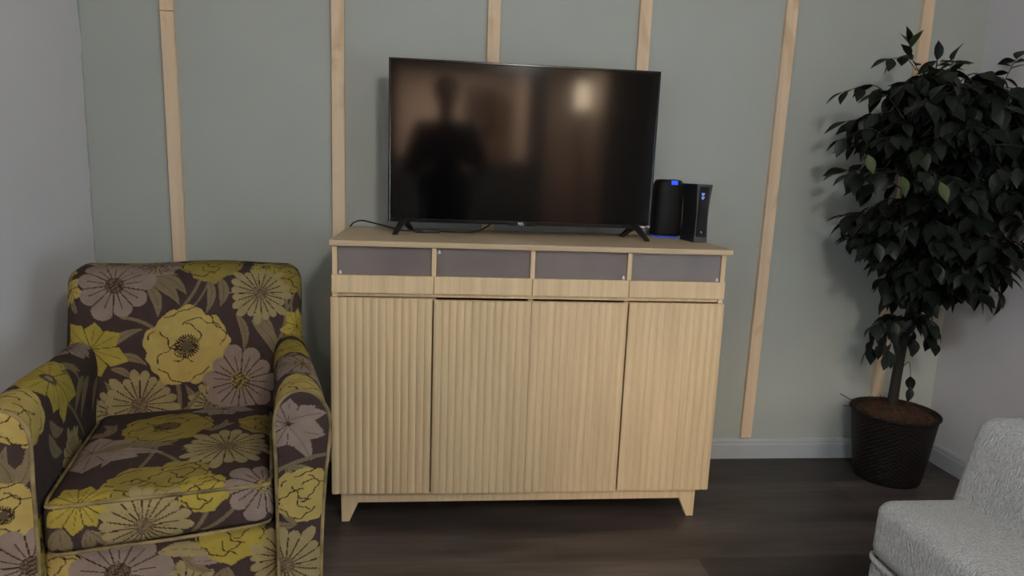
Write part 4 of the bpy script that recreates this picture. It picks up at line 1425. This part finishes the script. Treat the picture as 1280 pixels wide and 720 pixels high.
for s_ in (-1, 1):
    S = Sk()
    a0 = S.add((s_ * 0.118, -0.03, 0.05), (0.045, 0.045)); a1 = S.add((s_ * 0.124, 0.06, 0.045), (0.047, 0.042), a0); a2 = S.add((s_ * 0.135, 0.19, 0.036), (0.045, 0.034), a1)
    skin_obj('shoe', S.v, S.e, S.r, M_blk_matte, man)
    bm = bmesh.new(); bmesh.ops.create_uvsphere(bm, u_segments=16, v_segments=10, radius=0.0125)
    eye = obj('eye', bm, plain('eye_white', (0.45, 0.43, 0.41, 1), 0.25), man, (s_ * 0.032, EYE_Y, 1.728), True)
    bm = bmesh.new(); bmesh.ops.create_uvsphere(bm, u_segments=12, v_segments=8, radius=0.006)
    obj('iris', bm, M_hair, eye, (0, 0.0085, 0), True)
    bm = bmesh.new(); tube(bm, catmull([(s_ * 0.016, EYE_Y + 0.008, 1.748), (s_ * 0.034, EYE_Y + 0.007, 1.753), (s_ * 0.050, EYE_Y - 0.004, 1.747)], 4), 0.0035, 6)
    obj('eyebrow', bm, M_hair, man, smooth=True)
bm = bmesh.new(); tube(bm, catmull([(-0.024, EYE_Y + 0.0, 1.664), (-0.010, EYE_Y + 0.009, 1.668), (0.0, EYE_Y + 0.011, 1.666), (0.010, EYE_Y + 0.009, 1.668), (0.024, EYE_Y + 0.0, 1.664)], 4), 0.005, 8)
obj('mouth', bm, plain('lips', (0.22, 0.09, 0.075, 1), 0.5), man, smooth=True)
S = Sk()
a0 = S.add((0, -0.04, 1.70), (0.094, 0.082)); a1 = S.add((0, -0.012, 1.775), (0.110, 0.106), a0); a2 = S.add((0, 0.010, 1.85), (0.082, 0.092), a1)
skin_obj('hair', S.v, S.e, S.r, M_hair, man)
phn = empty('phone', (HX + ph_c.x, HY + ph_c.y, ph_c.z), 0, 'dark phone held up in both hands of the person, mirrored in the television', 'phone')
bm = bmesh.new(); box(bm, (-0.078, -0.004, -0.037), (0.078, 0.004, 0.037), 0.003)
obj('shell', bm, M_blk, phn)
bm = bmesh.new(); box(bm, (-0.073, -0.0046, -0.033), (0.073, -0.004, 0.033))
obj('screen', bm, M_blk_gloss, phn)

# ------------------------------------------------------------------ kitchen and hall beyond the rear wall
M_cabk = wood_mat('dark_kitchen_wood', (0.05, 0.03, 0.02, 1), 'Z', 0.2)
kc = empty('wall_cupboard', (0.47, -6.93, 1.62), 0, 'dark cupboard hung on the lit kitchen wall, mirrored in the television', 'cupboard')
bm = bmesh.new(); box(bm, (-0.20, -0.165, 0.0), (0.20, 0.165, 0.56), 0.003)
obj('body', bm, M_cabk, kc)
for s_ in (-1, 1):
    bm = bmesh.new(); box(bm, (min(0.003 * s_, 0.195 * s_), 0.166, 0.006), (max(0.003 * s_, 0.195 * s_), 0.184, 0.554), 0.003)
    d_ = obj('door', bm, M_cabk, kc)
    bm = bmesh.new(); tube(bm, [(s_ * 0.03, 0.19, 0.08), (s_ * 0.03, 0.20, 0.12), (s_ * 0.03, 0.19, 0.16)], 0.005, 8)
    obj('handle', bm, M_grey_txt, d_)
fl = empty('floor_lamp', (1.62, -5.95, 0), 0, 'lit floor lamp in the hall doorway, mirrored in the television', 'lamp')
bm = bmesh.new(); lathe(bm, [(0.13, 0), (0.13, 0.02), (0.02, 0.03), (0.012, 0.05), (0.012, 1.93)], 24)
obj('pole', bm, M_blk, fl)
bm = bmesh.new(); lathe(bm, [(0.07, 1.91), (0.085, 1.93), (0.075, 2.19), (0.06, 2.21)], 24)
obj('lamp_shade', bm, emit_mat('lit_lamp_shade', (1.0, 0.80, 0.55, 1), 17.0, (0.7, 0.6, 0.45, 1)), fl, smooth=True)

# ------------------------------------------------------------------ living-room ceiling light
LX, LY, LD = 0.57, -2.95, 0.12
cl = empty('ceiling_light', (LX, LY, ZC), 0, 'round frosted bowl light hanging on a short rod from the ceiling', 'ceiling light')
bm = bmesh.new(); lathe(bm, [(0.012, -LD), (0.012, -0.03), (0.055, -0.022), (0.06, -0.012), (0.06, 0.0)], 32)
obj('mount', bm, M_base, cl)
bm = bmesh.new()
lathe(bm, [(0.005, -LD - 0.075), (0.06, -LD - 0.070), (0.11, -LD - 0.055), (0.145, -LD - 0.030), (0.158, -LD), (0.150, -LD), (0.10, -LD - 0.045), (0.005, -LD - 0.06)], 40)
obj('diffuser', bm, emit_mat('lit_frosted_glass', (1.0, 0.93, 0.82, 1), 3.0, (0.8, 0.8, 0.8, 1)), cl, smooth=True)

def area(name, loc, rot, size, power, col, shape='RECTANGLE', sy=None, spread=None):
    li = bpy.data.lights.new(name, 'AREA')
    li.shape = shape
    li.size = size
    if sy: li.size_y = sy
    li.energy = power
    li.color = col
    if spread: li.spread = spread
    o = bpy.data.objects.new(name, li)
    C.objects.link(o)
    o.location = loc
    o.rotation_euler = rot
    return o
pt = bpy.data.lights.new('ceiling_light_glow', 'POINT')
pt.energy = 68
pt.color = (1.0, 0.968, 0.915)
pt.shadow_soft_size = 0.13
po = bpy.data.objects.new('ceiling_light_glow', pt); C.objects.link(po)
po.location = (LX, LY, ZC - LD - 0.21)
# cool fill light through the two added, unseen windows
area('window_fill', (XR + 0.16, (WY0 + WY1) / 2, (WZ0 + WZ1) / 2), (0, PI / 2, 0), WZ1 - WZ0, 66, (0.73, 0.88, 1.0), sy=WY1 - WY0)
area('window_fill', (XL - 0.16, (VY0 + VY1) / 2, (VZ0 + VZ1) / 2), (0, -PI / 2, 0), VZ1 - VZ0, 36, (0.74, 0.88, 1.0), sy=VY1 - VY0)
# kitchen lamp, and an added unseen fill that brightens the hall
area('hall_fill', (1.3, -6.2, ZC - 0.03), (0, 0, 0), 0.4, 26, (1.0, 0.95, 0.88))
area('kitchen_light', (0.1, -6.1, ZC - 0.03), (0, 0, 0), 0.5, 175, (1.0, 0.82, 0.66))

# ------------------------------------------------------------------ world, camera, view
w = bpy.data.worlds.new('World'); bpy.context.scene.world = w
w.use_nodes = True
bg = w.node_tree.nodes['Background']
bg.inputs['Color'].default_value = (0.62, 0.75, 0.95, 1)
bg.inputs['Strength'].default_value = 0.6

cam = bpy.data.cameras.new('camera')
co = bpy.data.objects.new('camera', cam)
C.objects.link(co)
f, yaw, pitch, roll = 863.58, 0.1091, 0.1745, 0.0380
cam.sensor_fit = 'HORIZONTAL'
cam.sensor_width = 36.0
cam.lens = f / 1280.0 * 36.0
cam.clip_start = 0.005
fw = Vector((math.sin(yaw) * math.cos(pitch), math.cos(yaw) * math.cos(pitch), -math.sin(pitch)))
r_ = Vector((math.cos(yaw), -math.sin(yaw), 0)); u_ = r_.cross(fw)
r2 = r_ * math.cos(roll) + u_ * math.sin(roll); u2 = -r_ * math.sin(roll) + u_ * math.cos(roll)
co.matrix_world = Matrix(((r2.x, u2.x, -fw.x, 0), (r2.y, u2.y, -fw.y, -2.7345), (r2.z, u2.z, -fw.z, 1.2199), (0, 0, 0, 1)))
sc = bpy.context.scene
sc.camera = co
vs_ = sc.view_settings
vs_.view_transform = 'Standard'
vs_.look = 'None'
vs_.exposure = 0.0
vs_.gamma = 1.0
vs_.use_curve_mapping = False
sc.cycles.use_denoising = True
sc.cycles.max_bounces = 8
sc.cycles.sample_clamp_indirect = 4.0
print('leaves', nleaf)
